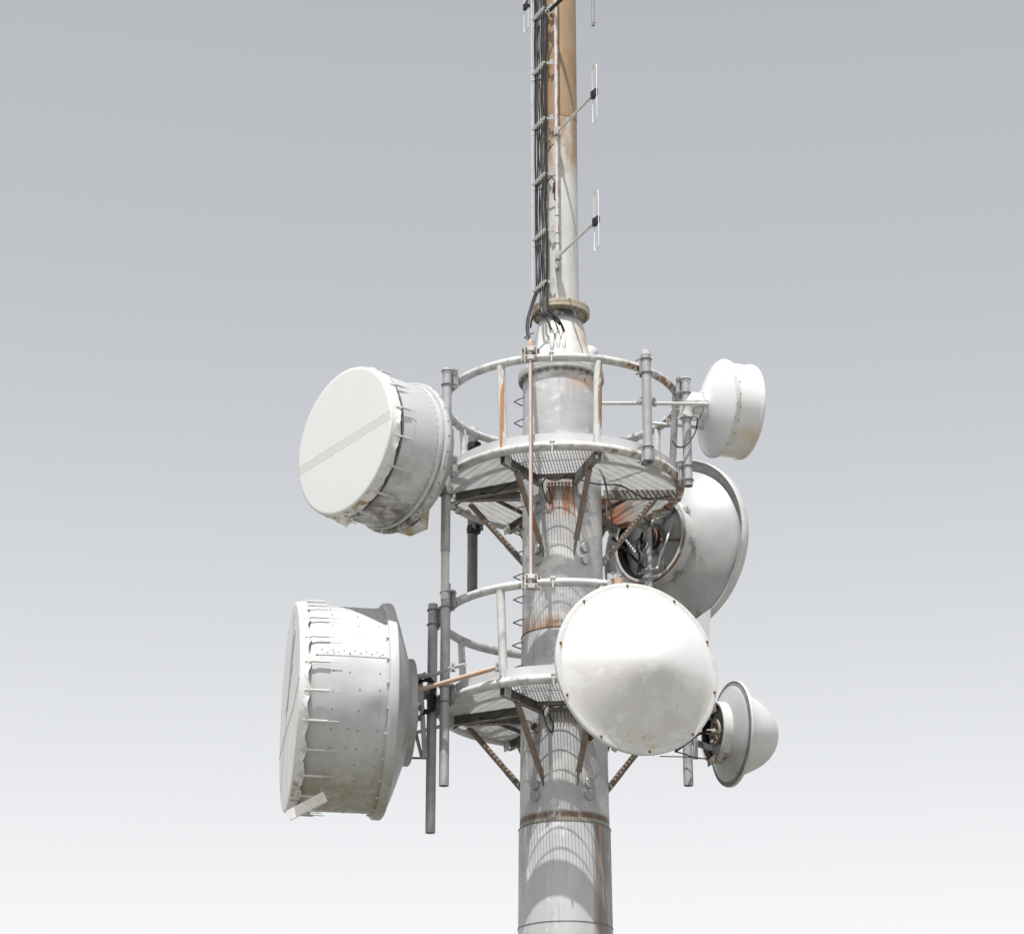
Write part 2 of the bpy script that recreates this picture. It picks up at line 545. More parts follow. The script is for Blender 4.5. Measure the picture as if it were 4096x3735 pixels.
up.build('shaft_section', pmat('upper shaft steel', (.54, .535, .527), (.45, .45, .455), 2.8, (1, 1, 1.6), .42, .1,
         layers=[dict(color=(.34, .34, .35), scale=5, lo=.54, hi=.74, amt=.6),
                 dict(color=(.34, .34, .35), scale=4, stretch=(2, 2, .25), lo=.52, hi=.66, amt=.5),
                 dict(color=(.74, .73, .71), scale=2.6, stretch=(1, 1, 1.5), lo=.5, hi=.62, amt=.7),
                 dict(color=(.46, .24, .10), scale=7, stretch=(1.5, 1.5, .3), lo=.38, hi=.6, amt=.85, mask=[('Z', z_s1 + .26, z_s1 + .02)]),
                 dict(color=(.42, .17, .08), scale=9, stretch=(2.4, 2.4, .2), lo=.5, hi=.58, amt=.9, mask=[('Z', ZU - .62, ZU - .40), ('Z', ZU - .0, ZU - .08), ('X', -.26, -.2), ('X', .22, .16)]),
                 dict(color=(.62, .40, .28), scale=5, lo=.35, hi=.6, amt=.7, mask=[('Z', z_f2 - .3, z_f2 - .16), ('X', .02, .18)]),
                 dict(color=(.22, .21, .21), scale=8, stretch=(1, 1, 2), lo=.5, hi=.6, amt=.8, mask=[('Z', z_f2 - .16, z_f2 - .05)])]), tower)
# weld beads
for zz, rr in ((z_s2, r_a), (z_s1, r_b1), (zf(3682, .51), rad(190, 7.0))):
    w = MB()
    w.torus(rr, .006, zz, 96, 8)
    w.build('weld_seam', M['galv_dark'] if zz != z_s1 else M['rust'], tower)
# big flange and its bolts
fl = MB()
rF = rad(172, z_f2)
fl.lathe([(r_c1 - .01, z_f2), (rF - .006, z_f2), (rF, z_f2 + .008), (rF, z_f2 + .042), (rF - .006, z_f2 + .047), (rF - .006, z_f2 + .053),
          (rF, z_f2 + .058), (rF, z_f2 + .095), (rF - .008, z_f2 + .102), (.30, z_f2 + .102)], 96)
fl.build('flange', M['flange'], tower)
bo = MB()
bo.lathe([(0, -.034), (.011, -.034), (.013, -.026), (.013, -.012), (.022, -.012), (.022, 0)], 8)
b0 = None
rb = (rF + r_c1) / 2 - .004
for k in range(28):
    p = pol(360 / 28 * (k + .3), rb, z_f2)
    if b0 is None:
        b0 = bo.build('bolt', M['rust_brown'], tower, local=True)
        b0.location = p
    else:
        copy_part(b0, tower, Matrix.Translation(p))
# neck (cone) and upper flange
z_f1 = at(2239, 1268, 0).z
z_f2t = z_f2 + .102
r_n0, r_n1 = rad(131, z_f2t), rad(79, z_f1)
M['neck'] = pmat('white neck paint with tan streaks', (.72, .715, .70), (.62, .615, .60), 4, (1, 1, .4), .3,
                 layers=[dict(color=(.44, .30, .17), scale=4, stretch=(1, 1, .5), lo=.4, hi=.62, amt=.75, mask=[('X', .08, .2)]),
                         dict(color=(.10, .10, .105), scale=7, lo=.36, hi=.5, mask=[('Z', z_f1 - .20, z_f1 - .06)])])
nk = MB()
z_mid = at(2242, 1389, 0).z
nk.lathe([(r_n0 + .012, z_f2t + .001), (r_n0, z_f2t + .03), (rad(109.5, z_mid), z_mid), (rad(96, z_mid), at(2242, 1326, 0).z), (r_n1 + .006, at(2242, 1280, 0).z), (r_n1, z_f1)], 96)
nk.build('neck', M['neck'], tower)
f1 = MB()
rG = rad(117, z_f1)
f1.lathe([(r_n1 - .01, z_f1), (rG - .005, z_f1), (rG, z_f1 + .006), (rG, z_f1 + .040), (rG - .004, z_f1 + .044), (rG - .004, z_f1 + .049), (rG, z_f1 + .053),
          (rG, z_f1 + .088), (rG - .006, z_f1 + .094), (.1, z_f1 + .094)], 96)
f1.build('flange', M['flange_tan'], tower)
for k in range(24):
    p = pol(15 * k + 4, r_n1 + .075, z_f1)
    copy_part(b0, tower, Matrix.Translation(p) @ Matrix.Scale(.85, 4))
# mast
z_m0 = z_f1 + .094
z_m1 = zf(462, .22)
r_m = rad(73.5, z_m0)
mm = MB()
mm.lathe([(r_m, z_m0 - .001), (r_m, z_m1 - .002), (.1, z_m1 - .002)], 72)
mm.build('mast', M['mast_low'], tower)
m2 = MB()
m2.lathe([(r_m + .003, z_m1), (r_m + .003, 24.0), (.0, 24.02)], 72)
m2.build('mast', M['mast_high'], tower)
# port caps
cap = MB()
cap.lathe([(.0, .055), (.054, .055), (.060, .049), (.060, .0)], 28)
capo = None


def col_r(z):
    if z < z_s2:
        return r_a + (z_s2 - z) / (z_s2 - 6.7) * (rad(191, 6.7) - r_a)
    if z < z_s1:
        return r_b0 + (z - z_s2) / (z_s1 - z_s2) * (r_b1 - r_b0)
    return r_c0 + (z - z_s1) / (z_f2 - z_s1) * (r_c1 - r_c0)


def radial(az, r, z):
    a = R_(az)
    n = Vector((sin(a), -cos(a), 0))
    x = Vector((0, 0, 1)).cross(n)
    Mx = Matrix((x, Vector((0, 0, 1)), n)).transposed().to_4x4()
    return Matrix.Translation(n * r + Vector((0, 0, z))) @ Mx


for px, py, az in ((2151, 1992, -38.5), (2149, 2033, -38.5), (2149, 2194, -38.5), (2148, 2238, -38.5), (2333, 1985, 31.5), (2333, 2029, 31.5), (2331, 2191, 31.5),
                   (2331, 2238, 31.5), (2142, 2952, -40), (2139, 3134, -40), (2139, 3182, -40), (2350, 3134, 31.5), (2350, 3182, 31.5)):
    z = at(px, py, -.42).z
    mt = radial(az, col_r(z) - .012, z)
    if capo is None:
        capo = cap.build('port_cap', M['galv'], tower, local=True)
        capo.matrix_local = mt
    else:
        copy_part(capo, tower, mt)
# two open ports with rust inside
for px, py, az in ((2139, 2907, -40), (2350, 2952, 31.5)):
    z = at(px, py, -.42).z
    e = MB()
    e.lathe([(.048, .004), (.048, .058), (.056, .06), (.060, .054), (.060, -.01)], 28)
    eo = e.build('open_port', M['galv'], tower, local=True)
    eo.matrix_local = radial(az, col_r(z) - .012, z)
    tag(eo, 'uncapped port with rusty nest inside')
    e = MB()
    rnd = random.Random(3)
    e.lathe([(0, .012), (.048, .012)], 28)
    for k in range(26):
        a, rr = rnd.uniform(0, 2 * pi), rnd.uniform(0, .036)
        q = Vector((rr * cos(a), rr * sin(a), rnd.uniform(.014, .035)))
        e.lathe([(0, -.009), (.008, -.005), (.009, .003), (0, .009)], 7, Matrix.Translation(q))
    eo2 = e.build('rust_filling', M['rust'], eo, local=True)
# step rungs on the left of the shaft
zr0 = at(2070, 1607, 0).z
rg = None
zs = [at(2115, 1350, 0).z] + [zr0 - .283 * k for k in range(14)]
for z in zs:
    if abs(z - ZU) < .1:
        continue
    rr = col_r(min(z, z_f2)) if z < z_f2 else .345
    r = MB()
    r.tube([(-.97 * rr, -.115 - .02, z), (-rr - .03, -.10, z), (-rr - .105, 0, z), (-rr - .03, .10, z), (-.97 * rr, .135, z)], .0085, 8)
    r.build('step_rung', M['galv_dark'], tower)
# white cable entries on the neck
for px, pt, pb in ((2208, 1322, 1400), (2233, 1322, 1400), (2255, 1328, 1402)):
    a = at(px, pt, -.335)
    b = at(px, pb, -.372)
    q = MB()
    q.tube([a, a + (b - a) * .18, a + (b - a) * .25, a + (b - a) * .7, b], [.021, .021, .029, .028, .004], 16)
    q.build('cable_entry', M['white_gloss'], tower)
# rusty lug below the flange on the right
q = MB()
p = at(2333, 1532, -.33)
q.box(p, (.05, 0, 0), (0, .07, 0), (0, 0, .035))
q.lathe([(0, .03), (.022, .03), (.03, -.005), (.03, -.03), (0, -.03)], 14, Matrix.Translation(p + Vector((0, -.03, .03))))
q.build('lug', M['orange_rust'], tower)
# round nub and box at the right of the neck (hatch cover seen behind the rail)
q = MB()
p = at(2362, 1400, .02)
q.lathe([(.0, .02), (.085, .02), (.10, .0), (.10, -.10), (.0, -.10)], 28, Matrix.Translation(p) @ Matrix.Rotation(R_(15), 4, 'Y'))
q.build('hatch_cover', M['white_steel'], tower)
q = MB()
p = at(2397, 1468, -.1)
q.lathe([(0, .05), (.026, .05), (.026, -.03), (.018, -.05), (0, -.05)], 16, Matrix.Translation(p))
q.build('anchor_nut', M['white_steel'], tower)

# ------------------------------------------------------------------ platforms
RR = 1.425
POSTS = [-31, 16.5, 75.5, 121, 180, -121]
SECT = [(-31, 16.5), (16.5, 90), (90, 150), (150, 208), (208, 267), (267, 329)]


def grating(a0, a1, ri, ro, zb, mb, h=.023, sp=.036):
    ac = R_((a0 + a1) / 2)
    d = Vector((sin(ac), -cos(ac), 0))
    e = Vector((cos(ac), sin(ac), 0))
    half = R_((a1 - a0) / 2) - .012

    def inside(s, u):
        r = sqrt(s * s + u * u)
        return ri < r < ro and abs(atan2(u, s)) < half
    n = int(1.35 / sp)
    for k in range(-n, n + 1):
        u = k * sp
        ss = [i * .01 for i in range(1, 145) if inside(i * .01, u)]
        if len(ss) < 3:
            continue
        mb.bar(d * ss[0] + e * u + Vector((0, 0, zb + h / 2)), d * ss[-1] + e * u + Vector((0, 0, zb + h / 2)), .0066, h)
    k = .45
    while k < ro:
        us = [i * .01 for i in range(-140, 141) if inside(k, i * .01)]
        if len(us) > 3:
            mb.bar(d * k + e * us[0] + Vector((0, 0, zb + h - .004)), d * k + e * us[-1] + Vector((0, 0, zb + h - .004)), .008, .009)
        k += .1


def platform(name, label, zd, top):
    t = thing(name, label, 'platform', (0, 0, zd))
    Z = Vector((0, 0, 1))
    hz = zd + (1.117 if top else 1.126)
    q = MB()
    q.torus(RR, .05, hz, 160, 18)
    q.build('handrail', M['rail_rusty'] if top else M['white_steel'], t)
    q = MB()
    q.torus(RR, .054, zd, 160, 18)
    q.build('deck_ring', M['ring_rusty'] if top else M['white_steel'], t)
    for i, az in enumerate(POSTS):
        a = pol(az, RR - .005, hz - .03)
        b = pol(az, RR - .075, zd + .02)
        q = MB()
        loc = (a + b) / 2
        q.tube([a - loc, b - loc], .05 if i < 2 else .042, 18)
        o = q.build('post', (M['post_rusty'] if i == 0 else M['post_brown'] if i == 1 else M['white_steel']) if top else M['white_steel'], t, local=True)
        o.location = loc - Vector((0, 0, zd))
        if top and i < 2:
            tag(o, 'post with an orange rust run' if i == 0 else 'post with a brown rust run')
        # foot bracket
        q = MB()
        f = pol(az, RR - .06, zd + .10)
        a_ = R_(az)
        q.box(f, Vector((cos(a_), sin(a_), 0)) * .13, Vector((sin(a_), -cos(a_), 0)) * .012, Z * .1)
        q.build('foot_bracket', M['white_steel'], t)
    # toe board in separate sheets
    cuts = [-91, -64, -29.5, 14.5, 47, 74, 100, 148, 178, 208, 240, 267]
    for a, b in zip(cuts, cuts[1:] + [cuts[0] + 360]):
        if a == 178 and top:
            continue
        q = MB()
        z0, z1 = zd + .04, zd + .172
        q.lathe([(RR - .034, z0), (RR - .030, z0), (RR - .030, z1), (RR - .048, z1), (RR - .048, z1 - .004), (RR - .034, z1 - .004), (RR - .034, z0)], 20,
                None, R_(a + .5 - 90), R_(b - .5 - 90))
        q.build('toe_board', M['toe'], t)
    for i, (a, b) in enumerate(SECT):
        q = MB()
        grating(a, b, .56 if i else .545, RR - .05, zd - .012, q)
        q.build('grating', M['grating_rust'] if (i == 2 and top) else M['grating'], t, sharp=20)
    # radial channels under the deck
    for az in (-31, 16.5, 90, 150, 208, 267, 250):
        r1 = .50 if az != 250 else .72
        a, b = pol(az, r1, zd - .068), pol(az, RR - .05, zd - .068)
        if az == 250:
            a, b = pol(305, .62, zd - .075), pol(266, RR - .07, zd - .075)
        d = (b - a).normalized()
        s = d.cross(Z)
        q = MB()
        q.box((a + b) / 2 + s * .03, (b - a), s * .007, Z * .11)
        q.box((a + b) / 2 + Z * .0515, (b - a), s * .053, Z * .007)
        q.box((a + b) / 2 - Z * .0515, (b - a), s * .053, Z * .007)
        q.build('deck_beam', M['beam'], t)
    # angle braces tying the channels together under the grating
    for (a0_, r0_, a1_, r1_) in ((-31, .62, 16.5, .62), (92, .9, 150, .9), (208, .9, 262, .9), (150, .8, 208, .8)):
        a, b = pol(a0_, r0_, zd - .035), pol(a1_, r1_, zd - .035)
        q = MB()
        q.bar(a, b, .006, .045)
        q.bar(a + Z * .02, b + Z * .02, .045, .006)
        q.build('deck_brace', M['beam'], t)
    # bolted cleats where the channels meet the ring
    for az in (-31, 16.5, 90, 150, 208, 267):
        c = pol(az, RR - .09, zd - .075)
        s_ = Vector((cos(R_(az)), sin(R_(az)), 0))
        n_ = Vector((sin(R_(az)), -cos(R_(az)), 0))
        q = MB()
        q.box(c + s_ * .045, n_ * .12, s_ * .010, Z * .13)
        q.box(c + s_ * .052 + n_ * .04, n_ * .03, s_ * .02, Z * .03)
        q.box(c + s_ * .052 - n_ * .04, n_ * .03, s_ * .02, Z * .03)
        q.build('cleat', M['white_steel'], t)
    # rusted raking struts
    for az, r1, zo in ((-31, 1.06, 0), (16.5, 1.06, 0), (90, 1.12, .03), (261, 1.12, .06), (150, 1.1, 0), (208, 1.1, 0)):
        a = pol(az, r1, zd - .12)
        b = pol(az if abs(az) > 40 else az * .92, .50, zd - .93 + zo)
        d = (b - a).normalized()
        q = MB()
        q.tube([a, b - d * .12], .035, 14)
        so = q.build('strut', M['rust_brown'], t)
        q = MB()
        n = Vector((sin(R_(az)), -cos(R_(az)), 0))
        s = d.cross(Z).normalized()
        q.bar(b - d * .26, b + d * .07, .012, .075)
        q.cyl(b - d * .2 - s * .03, b - d * .2 + s * .03, .012, 8)
        q.build('gusset', M['beam'], so)
    # stud rack hanging in front of the shaft
    q = MB()
    for k in range(9):
        p = pol(-19 + k * 4.6, .515, zd - .10)
        q.tube([p, p - Z * .02, p - Z * .022, p - Z * .16], [.016, .012, .007, .005], 8)
    for k in range(12):
        q.bar(pol(-20 + k * 3.3, .54, zd - .045), pol(-20 + (k + 1) * 3.3, .54, zd - .045), .05, .03)
    q.build('stud_rack', M['rust_brown'], t)
    # cable ties on the rings
    if top:
        for az in (-118, -112, -100, 100, 112, 131, 138):
            for z in (zd, hz):
                q = MB()
                c = pol(az, RR, z)
                x = Vector((sin(R_(az)), -cos(R_(az)), 0))
                q.tube([c + (x * cos(2 * pi * k / 16) + Z * sin(2 * pi * k / 16)) * .057 for k in range(16)], .006, 6, closed=True)
                q.build('cable_tie', M['black'] if z == zd else M['galv_light'], t)
    # clevis clips at the front of both rings
    for z in (zd, hz):
        q = MB()
        c = pol(-5.5, RR + .045, z)
        q.box(c + Z * .045, (.05, 0, 0), (0, .03, 0), (0, 0, .03))
        q.box(c + Z * -.02, (.018, 0, 0), (0, .02, 0), (0, 0, .11))
        q.cyl(c + Vector((-.035, -.01, .045)), c + Vector((.035, -.01, .045)), .008, 8)
        q.build('rail_clip', M['white_steel'], t)
    # black sagging earth wire under the deck
    q = MB()
    pts = [pol(262, 1.3, zd - .13), pol(270, 1.05, zd - .06), pol(285, .85, zd - .12), pol(305, .7, zd - .05), pol(330, .6, zd - .02), pol(350, .56, zd - .09),
           pol(367, .58, zd - .05), pol(395, .66, zd - .13), pol(420, .8, zd - .1), pol(440, 1.0, zd - .17), pol(448, 1.3, zd - .1)]
    q.tube(smooth_path(pts, 6), .009, 6)
    q.build('earth_wire', M['black'], t)
    q = MB()
    pts = [pol(-20, .54, zd - .02), pol(-26, .55, zd - .12), pol(-22, .53, zd - .3), pol(-17, .52, zd - .36), pol(-15, .52, zd - .26), pol(-21, .53, zd - .14)]
    q.tube(smooth_path(pts, 6), .008, 6)
    q.build('earth_wire', M['black'], t)
    return t


plat_u = platform('service_platform', 'upper round grating platform with rust streaked white handrail, above the other platform', ZU, True)
plat_l = platform('service_platform', 'lower round grating platform, its right half hidden behind the big white radome dish', ZW, False)

# ------------------------------------------------------------------ vertical mounting pipes


def pipe(label, X, Y, z0, z1, r, mat, clamps=(), cap=True, group='vertical antenna mounting pipes', sleeve=None, rail_r=RR):
    t = thing('mounting_pipe', label, 'pipe', (X, Y, z0), group)
    q = MB()
    q.lathe([(r - .006, z0 + .4), (r - .006, z0), (r, z0), (r, z1)], 28, Matrix.Translation((X, Y, 0)))
    if not cap:
        q.lathe([(r, z1), (0, z1)], 28, Matrix.Translation((X, Y, 0)))
    q.build('tube', mat, t)
    if cap:
        q = MB()
        q.lathe([(r + .001, z1 - .06), (r + .003, z1 - .06), (r + .003, z1), (0, z1)], 28, Matrix.Translation((X, Y, 0)))
        q.build('end_cap', M['galv_light'], t)
    az = atan2(X, -Y)
    n = Vector((sin(az), -cos(az), 0))
    s = Vector((cos(az), sin(az), 0))
    c0 = Vector((X, Y, 0))
    for zc in clamps:
        ring = n * rail_r
        gap = (c0 - ring).length
        q = MB()
        for sg in (-1, 1):
            ln = max(.03, gap - r - .06)
            q.box(ring + n * (.058 + ln / 2) + s * (sg * .045) + Vector((0, 0, zc)), n * ln, s * .008, Vector((0, 0, .26)))
        q.box(c0 - n * (r + .010) + Vector((0, 0, zc)), n * .008, s * .098, Vector((0, 0, .255)))
        q.box(ring + n * .062 + Vector((0, 0, zc)), n * .008, s * .17, Vector((0, 0, .22)))
        q.build('clamp_bracket', M['galv'], t)
        for dz in (-.088, .088):
            q = MB()
            c = c0 + Vector((0, 0, zc + dz))
            pts = [c - n * (r + .05) + s * (r + .008)] + [c + (s * cos(a) + n * sin(a)) * (r + .008) for a in [pi * k / 12 for k in range(13)]] + [c - n * (r + .05) - s * (r + .008)]
            q.tube(pts, .008, 8)
            q.build('u_bolt', M['galv_dark'], t)
    return t


def pt(px, py, Y):
    p = at(px, py, Y)
    return p.x, p.z


# A upper left
Ya = -.80
xa, za1 = pt(1789, 1477, Ya)
_, za0 = pt(1785, 2208, Ya)
pA = pipe('grey pipe left of the upper platform, holding the drum dish with the blank face', xa, Ya, za0, za1, .056, M['galv'], (ZT, ZU))
q = MB()
_, zi = pt(1786, 2400, Ya)
q.lathe([(.049, za0 + .3), (.049, zi), (0, zi)], 24, Matrix.Translation((xa, Ya, 0)))
q.build('inner_tube', M['galv_light'], pA)
# D upper right front
Yd = -1.15
xd, zd1 = pt(2583, 1404, Yd)
_, zd0 = pt(2590, 1850, Yd)
pD = pipe('short grey pipe clamped at the front right of the upper platform, carrying no antenna', xd, Yd, zd0, zd1, .057, M['galv'], (ZT, ZU))
# E upper right
Ye = -.55
xe, ze1 = pt(2741, 1512, Ye)
_, ze0 = pt(2748, 1944, Ye)
pE = pipe('short grey pipe at the right edge of the upper platform, holding the small drum dish', xe, Ye, ze0, ze1, .054, M['galv'], (ZT, ZU))
# C lower left
Yc = -.78
xc, zc1 = pt(1787, 2336, Yc)
_, zc0 = pt(1773, 3142, Yc)
pC = pipe('long pipe at the left of the lower platform, pale and sunlit at its lower end', xc - .01, Yc, zc0, zc1, .056, M['galv'], (ZV, ZW), cap=False)
# F lower far left
Yf = -.38
xf, zf1 = pt(1722, 2417, Yf)
_, zf0 = pt(1706, 3330, Yf)
pF = pipe('dark shaded leftmost pipe behind the biggest drum dish, hanging lowest of all', xf + .03, Yf, zf0, zf1, .057, M['galv'], (at(1722, 2470, Yf).z, ZW - .02), cap=False)
# G lower right
Yg = -.50
xg, zg0 = pt(2754, 3141, Yg)
pG = pipe('grey pipe stub hanging below the white radome dish at lower right', xg, Yg, zg0, ZW + .45, .056, M['galv'], (ZW,))
# H rear left
Yh = 1.15
xh, zh1 = pt(1893, 1713, Yh)
pH = pipe('dark upright pipe behind the left side of the upper platform ring', xh, Yh, at(1890, 2372, Yh).z, zh1, .064, M['galv_dark'], (ZU,))
for zz in (ZT, ZU):
    q = MB()
    q.lathe([(0, -.075), (.06, -.072), (.085, -.055), (.09, -.01), (.085, .03), (.0, .04)], 24, Matrix.Translation((xh + .015, Yh - .02, zz - .085)))
    q.build('rubber_saddle', M['black'], pH)
# J rear right for the big reflector
Yj = 1.06
xj, _ = pt(2592, 2200, Yj)
pJ = pipe('upright pipe in front of the big open-backed reflector at right', xj, Yj, ZV - .4, ZU + .05, .055, M['galv'], (ZU,))
# K front dish
Yk = -1.44
xk, zk1 = pt(2474, 2316, Yk)
pK = pipe('pipe stub with tan cap just above the big white radome dish', xk, Yk, ZW - .5, zk1, .055, M['orange_tube'], (ZV, ZW), cap=False)

# ------------------------------------------------------------------ dish antennas


def frame(psi):
    a = R_(psi)
    n = Vector((sin(a), -cos(a), 0))
    z = Vector((0, 0, 1))
    x = z.cross(n)
    return Matrix((x, z, n)).transposed().to_4x4()


def scallop_cover(t, Rr, zf_, zs_, N, face_mat, skirt_mat, ph, amp=.022):
    """flat fabric radome with a soft edge, and its skirt with a wavy hem"""
    q = MB()
    q.lathe([(0, zf_), (Rr * .5, zf_), (Rr - .04, zf_), (Rr - .02, zf_ - .001), (Rr - .006, zf_ - .007), (Rr, zf_ - .02)], 120)
    q.build('radome', face_mat, t, local=True, sharp=60)
    q = MB()
    rnd = random.Random(N)
    jit = [rnd.uniform(.6, 1.4) for _ in range(N)]

    def fn(i, a, r, z):
        k = (a - ph) / (2 * pi) * N
        w = .5 + .5 * cos(2 * pi * k)          # 1 at the springs
        j = jit[int(round(k)) % N]
        u = i / 8
        z2 = z + (1 - w) * amp * u * j
        r2 = r + (1 - w) * .018 * u * u * j + .006 * sin(a * N * 3.1 + i) * u * (1 - w)
        return r2, z2
    q.lathe([(Rr + .001 + .004 * (i / 8), zf_ - .018 - (zf_ - .018 - zs_) * i / 8) for i in range(9)], N * 14, None, 0, 2 * pi, fn)
    q.build('skirt', skirt_mat, t, local=True, sharp=80)


def springs(t, Rr, zs_, length, N, ph, mat):
    first = None
    for k in range(N):
        a = ph + 2 * pi * k / N
        Mx = Matrix.Rotation(a, 4, 'Z') @ Matrix.Translation((Rr + .035, 0, zs_))
        if first is None:
            q = MB()
            q.box((-.012, 0, .0), (.045, 0, 0), (0, .028, 0), (0, 0, .03))
            q.tube([(0, 0, .06), (0, 0, 0), (.008, 0, -.01), (.012, 0, -length * .62), (.008, 0, -length * .63), (.008, 0, -length)], [.005, .006, .013, .013, .005, .004], 8)
            first = q.build('tension_spring', mat, t, local=True)
            first.matrix_local = Mx
        else:
            copy_part(first, t, Mx)


# ---- dish 1: drum at the upper left
C1 = at(1593.3, 1829.6, -1.22)
d1 = thing('drum_dish', 'white faced drum dish at the upper left with thin lines across its face', 'dish antenna', C1, 'dish antennas on the tower', frame(-49.2))
R1 = .853
q = MB()
q.lathe([(R1 - .01, .0), (R1, .02), (R1, .44), (R1 + .004, .445), (R1 + .004, .47), (R1 - .012, .66), (R1 - .012, .72), (R1 - .03, .72), (R1 - .03, .0)], 120)
s1 = q.build('shroud', M['drum'], d1, local=True)
q = MB()
q.lathe([(R1 - .012, .60), (R1 + .012, .604), (R1 + .014, .63), (R1 - .012, .634)], 120)
q.build('gasket_or_shade', pmat('dark olive gasket', (.17, .17, .14), (.10, .10, .085), 8, rough=.7), s1, local=True)
q = MB()
q.lathe([(R1 + .001, .045), (R1 + .014, .045), (R1 + .014, .085), (R1 + .001, .085)], 120)
q.build('hoop', M['galv_light'], s1, local=True)
q = MB()
q.lathe([(R1 - .02, -.06), (R1 + .04, -.055), (R1 + .046, -.045), (R1 + .046, .0), (R1 + .04, .012), (R1 + .002, .016)], 120)
q.build('rim_band', M['drum'], d1, local=True)
q = MB()
q.lathe([(R1 + .02, -.05), (R1 - .03, -.09), (.76, -.21), (.60, -.32), (.42, -.40), (.36, -.46), (.0, -.46)], 96)
q.build('back_shell', M['shell'], d1, local=True)
q = MB()
for k in range(30):
    a = 2 * pi * k / 30
    q.lathe([(0, .008), (.010, .006), (.012, 0)], 8, Matrix.Rotation(a, 4, 'Z') @ Matrix.Translation((R1 + .045, 0, -.02)) @ Matrix.Rotation(pi / 2, 4, 'Y'))
for k in range(60):
    a = 2 * pi * k / 60
    q.lathe([(0, .006), (.006, .004), (.007, 0)], 6, Matrix.Rotation(a, 4, 'Z') @ Matrix.Translation((R1, 0, .11)) @ Matrix.Rotation(pi / 2, 4, 'Y'))
q.build('bolts', M['galv_dark'], d1, local=True)
N1 = 16
scallop_cover(d1, R1 + .02, .80, .645, N1, M['radome'], M['skirt'], R_(11), .03)
springs(d1, R1 - .005, .66, .22, N1, R_(11), M['galv_light'])
q = MB()
for k in range(4):
    y0 = .025 - .032 * k
    q.bar((-.87, y0 - .11, .801), (.87, y0 + .07, .801), .002, .002, up=(0, 0, 1))
q.build('shadow_line', pmat('pale shadow line', (.57, .57, .565), (.54, .54, .535), 10, speck=0), d1, local=True)  # shadows of wires overhead, drawn as thin strips on the face
q = MB()   # torn flap of the skirt hanging at the bottom
q.add([(-.28, -.83, .735), (-.02, -.885, .70), (.0, -.90, .62), (-.10, -.99, .64), (-.27, -.865, .70)], [(0, 1, 2, 3, 4)])
q.add([(-.28, -.826, .737), (-.02, -.881, .702), (.0, -.896, .622), (-.10, -.986, .642), (-.27, -.861, .702)], [(4, 3, 2, 1, 0)])
q.build('torn_flap', M['skirt'], d1, local=True)
q = MB()
q.add([(-.18, -.60, -.36), (.14, -.60, -.36), (.14, -.84, -.14), (-.18, -.84, -.14), (-.18, -.84, -.34), (.14, -.84, -.34)], [(0, 1, 2, 3), (0, 4, 5, 1), (4, 3, 2, 5), (0, 3, 4), (1, 5, 2)])
q.build('back_wedge', pmat('mossy wedge', (.62, .62, .61), (.5, .46, .36), 5, rough=.5, layers=[dict(color=(.40, .29, .10), scale=5, lo=.4, hi=.55)]), d1, local=True)
q = MB()   # arm to its pipe
inv1 = ROOTM[d1.name].inverted()
for zz in (at(1785, 1735, Ya).z, at(1785, 1965, Ya).z):
    q = MB()
    tgt = inv1 @ Vector((xa, Ya, zz))
    q.bar((tgt.x * .7, tgt.y * .85, -.38), (tgt.x, tgt.y, tgt.z + .04), .09, .07, up=(0, 1, 0))
    q.lathe([(.075, -.05), (.085, -.05), (.085, .05), (.075, .05)], 20, Matrix.Translation(tgt) @ Matrix.Rotation(-pi / 2, 4, 'X'))
    q.build('mount_arm', M['beam'], d1, local=True)

# ---- dish 2: the biggest drum, lower left
C2 = at(1520.8, 2843.8, -.66)
d2 = thing('drum_dish', 'biggest drum dish, seen side on at the lower left, with a row of springs', 'dish antenna', C2, 'dish antennas on the tower', frame(-79.8))
R2 = 1.158
q = MB()
DENTS = [(-.12, .20, .13, .16, .022), (-.26, .12, .16, .12, -.014), (.5, .5, .3, .2, .004), (-.55, .55, .25, .18, -.005), (-.8, .3, .2, .15, .006)]


def dent(i, a, r, z):
    if r > R2 - .005 and .04 < z < .85:
        a = (a + pi) % (2 * pi) - pi
        for (ca_, cz_, sa, sz, h) in DENTS:
            r += h * math.exp(-((a - ca_) / sa) ** 2 - ((z - cz_) / sz) ** 2)
    return r, z


q.lathe([(R2 - .02, .0), (R2 - .01, .03)] + [(R2, .05 + .77 * k / 30) for k in range(31)] + [(R2 - .02, .94), (R2 - .04, .94), (R2 - .04, .0)], 200, fn=dent)
s2 = q.build('shroud', M['drum_big'], d2, local=True)
q = MB()
al = asin(.29 / R2)
for sg in (0,):
    c, s_ = cos(al), sin(al)
    q.box((c * (R2 + .002), s_ * (R2 + .002), .45), (0, 0, .82), (-s_ * .012, c * .012, 0), (c * .008, s_ * .008, 0))
for k in range(13):
    a2 = al + (.035 if k % 2 else .06)
    q.lathe([(0, .009), (.010, .007), (.012, 0)], 9, Matrix.Rotation(a2, 4, 'Z') @ Matrix.Translation((R2, 0, .06 + .061 * k)) @ Matrix.Rotation(pi / 2, 4, 'Y'))
q.build('lap_joint', M['galv'], s2, local=True)
q = MB()
rq = random.Random(4)
riv = None
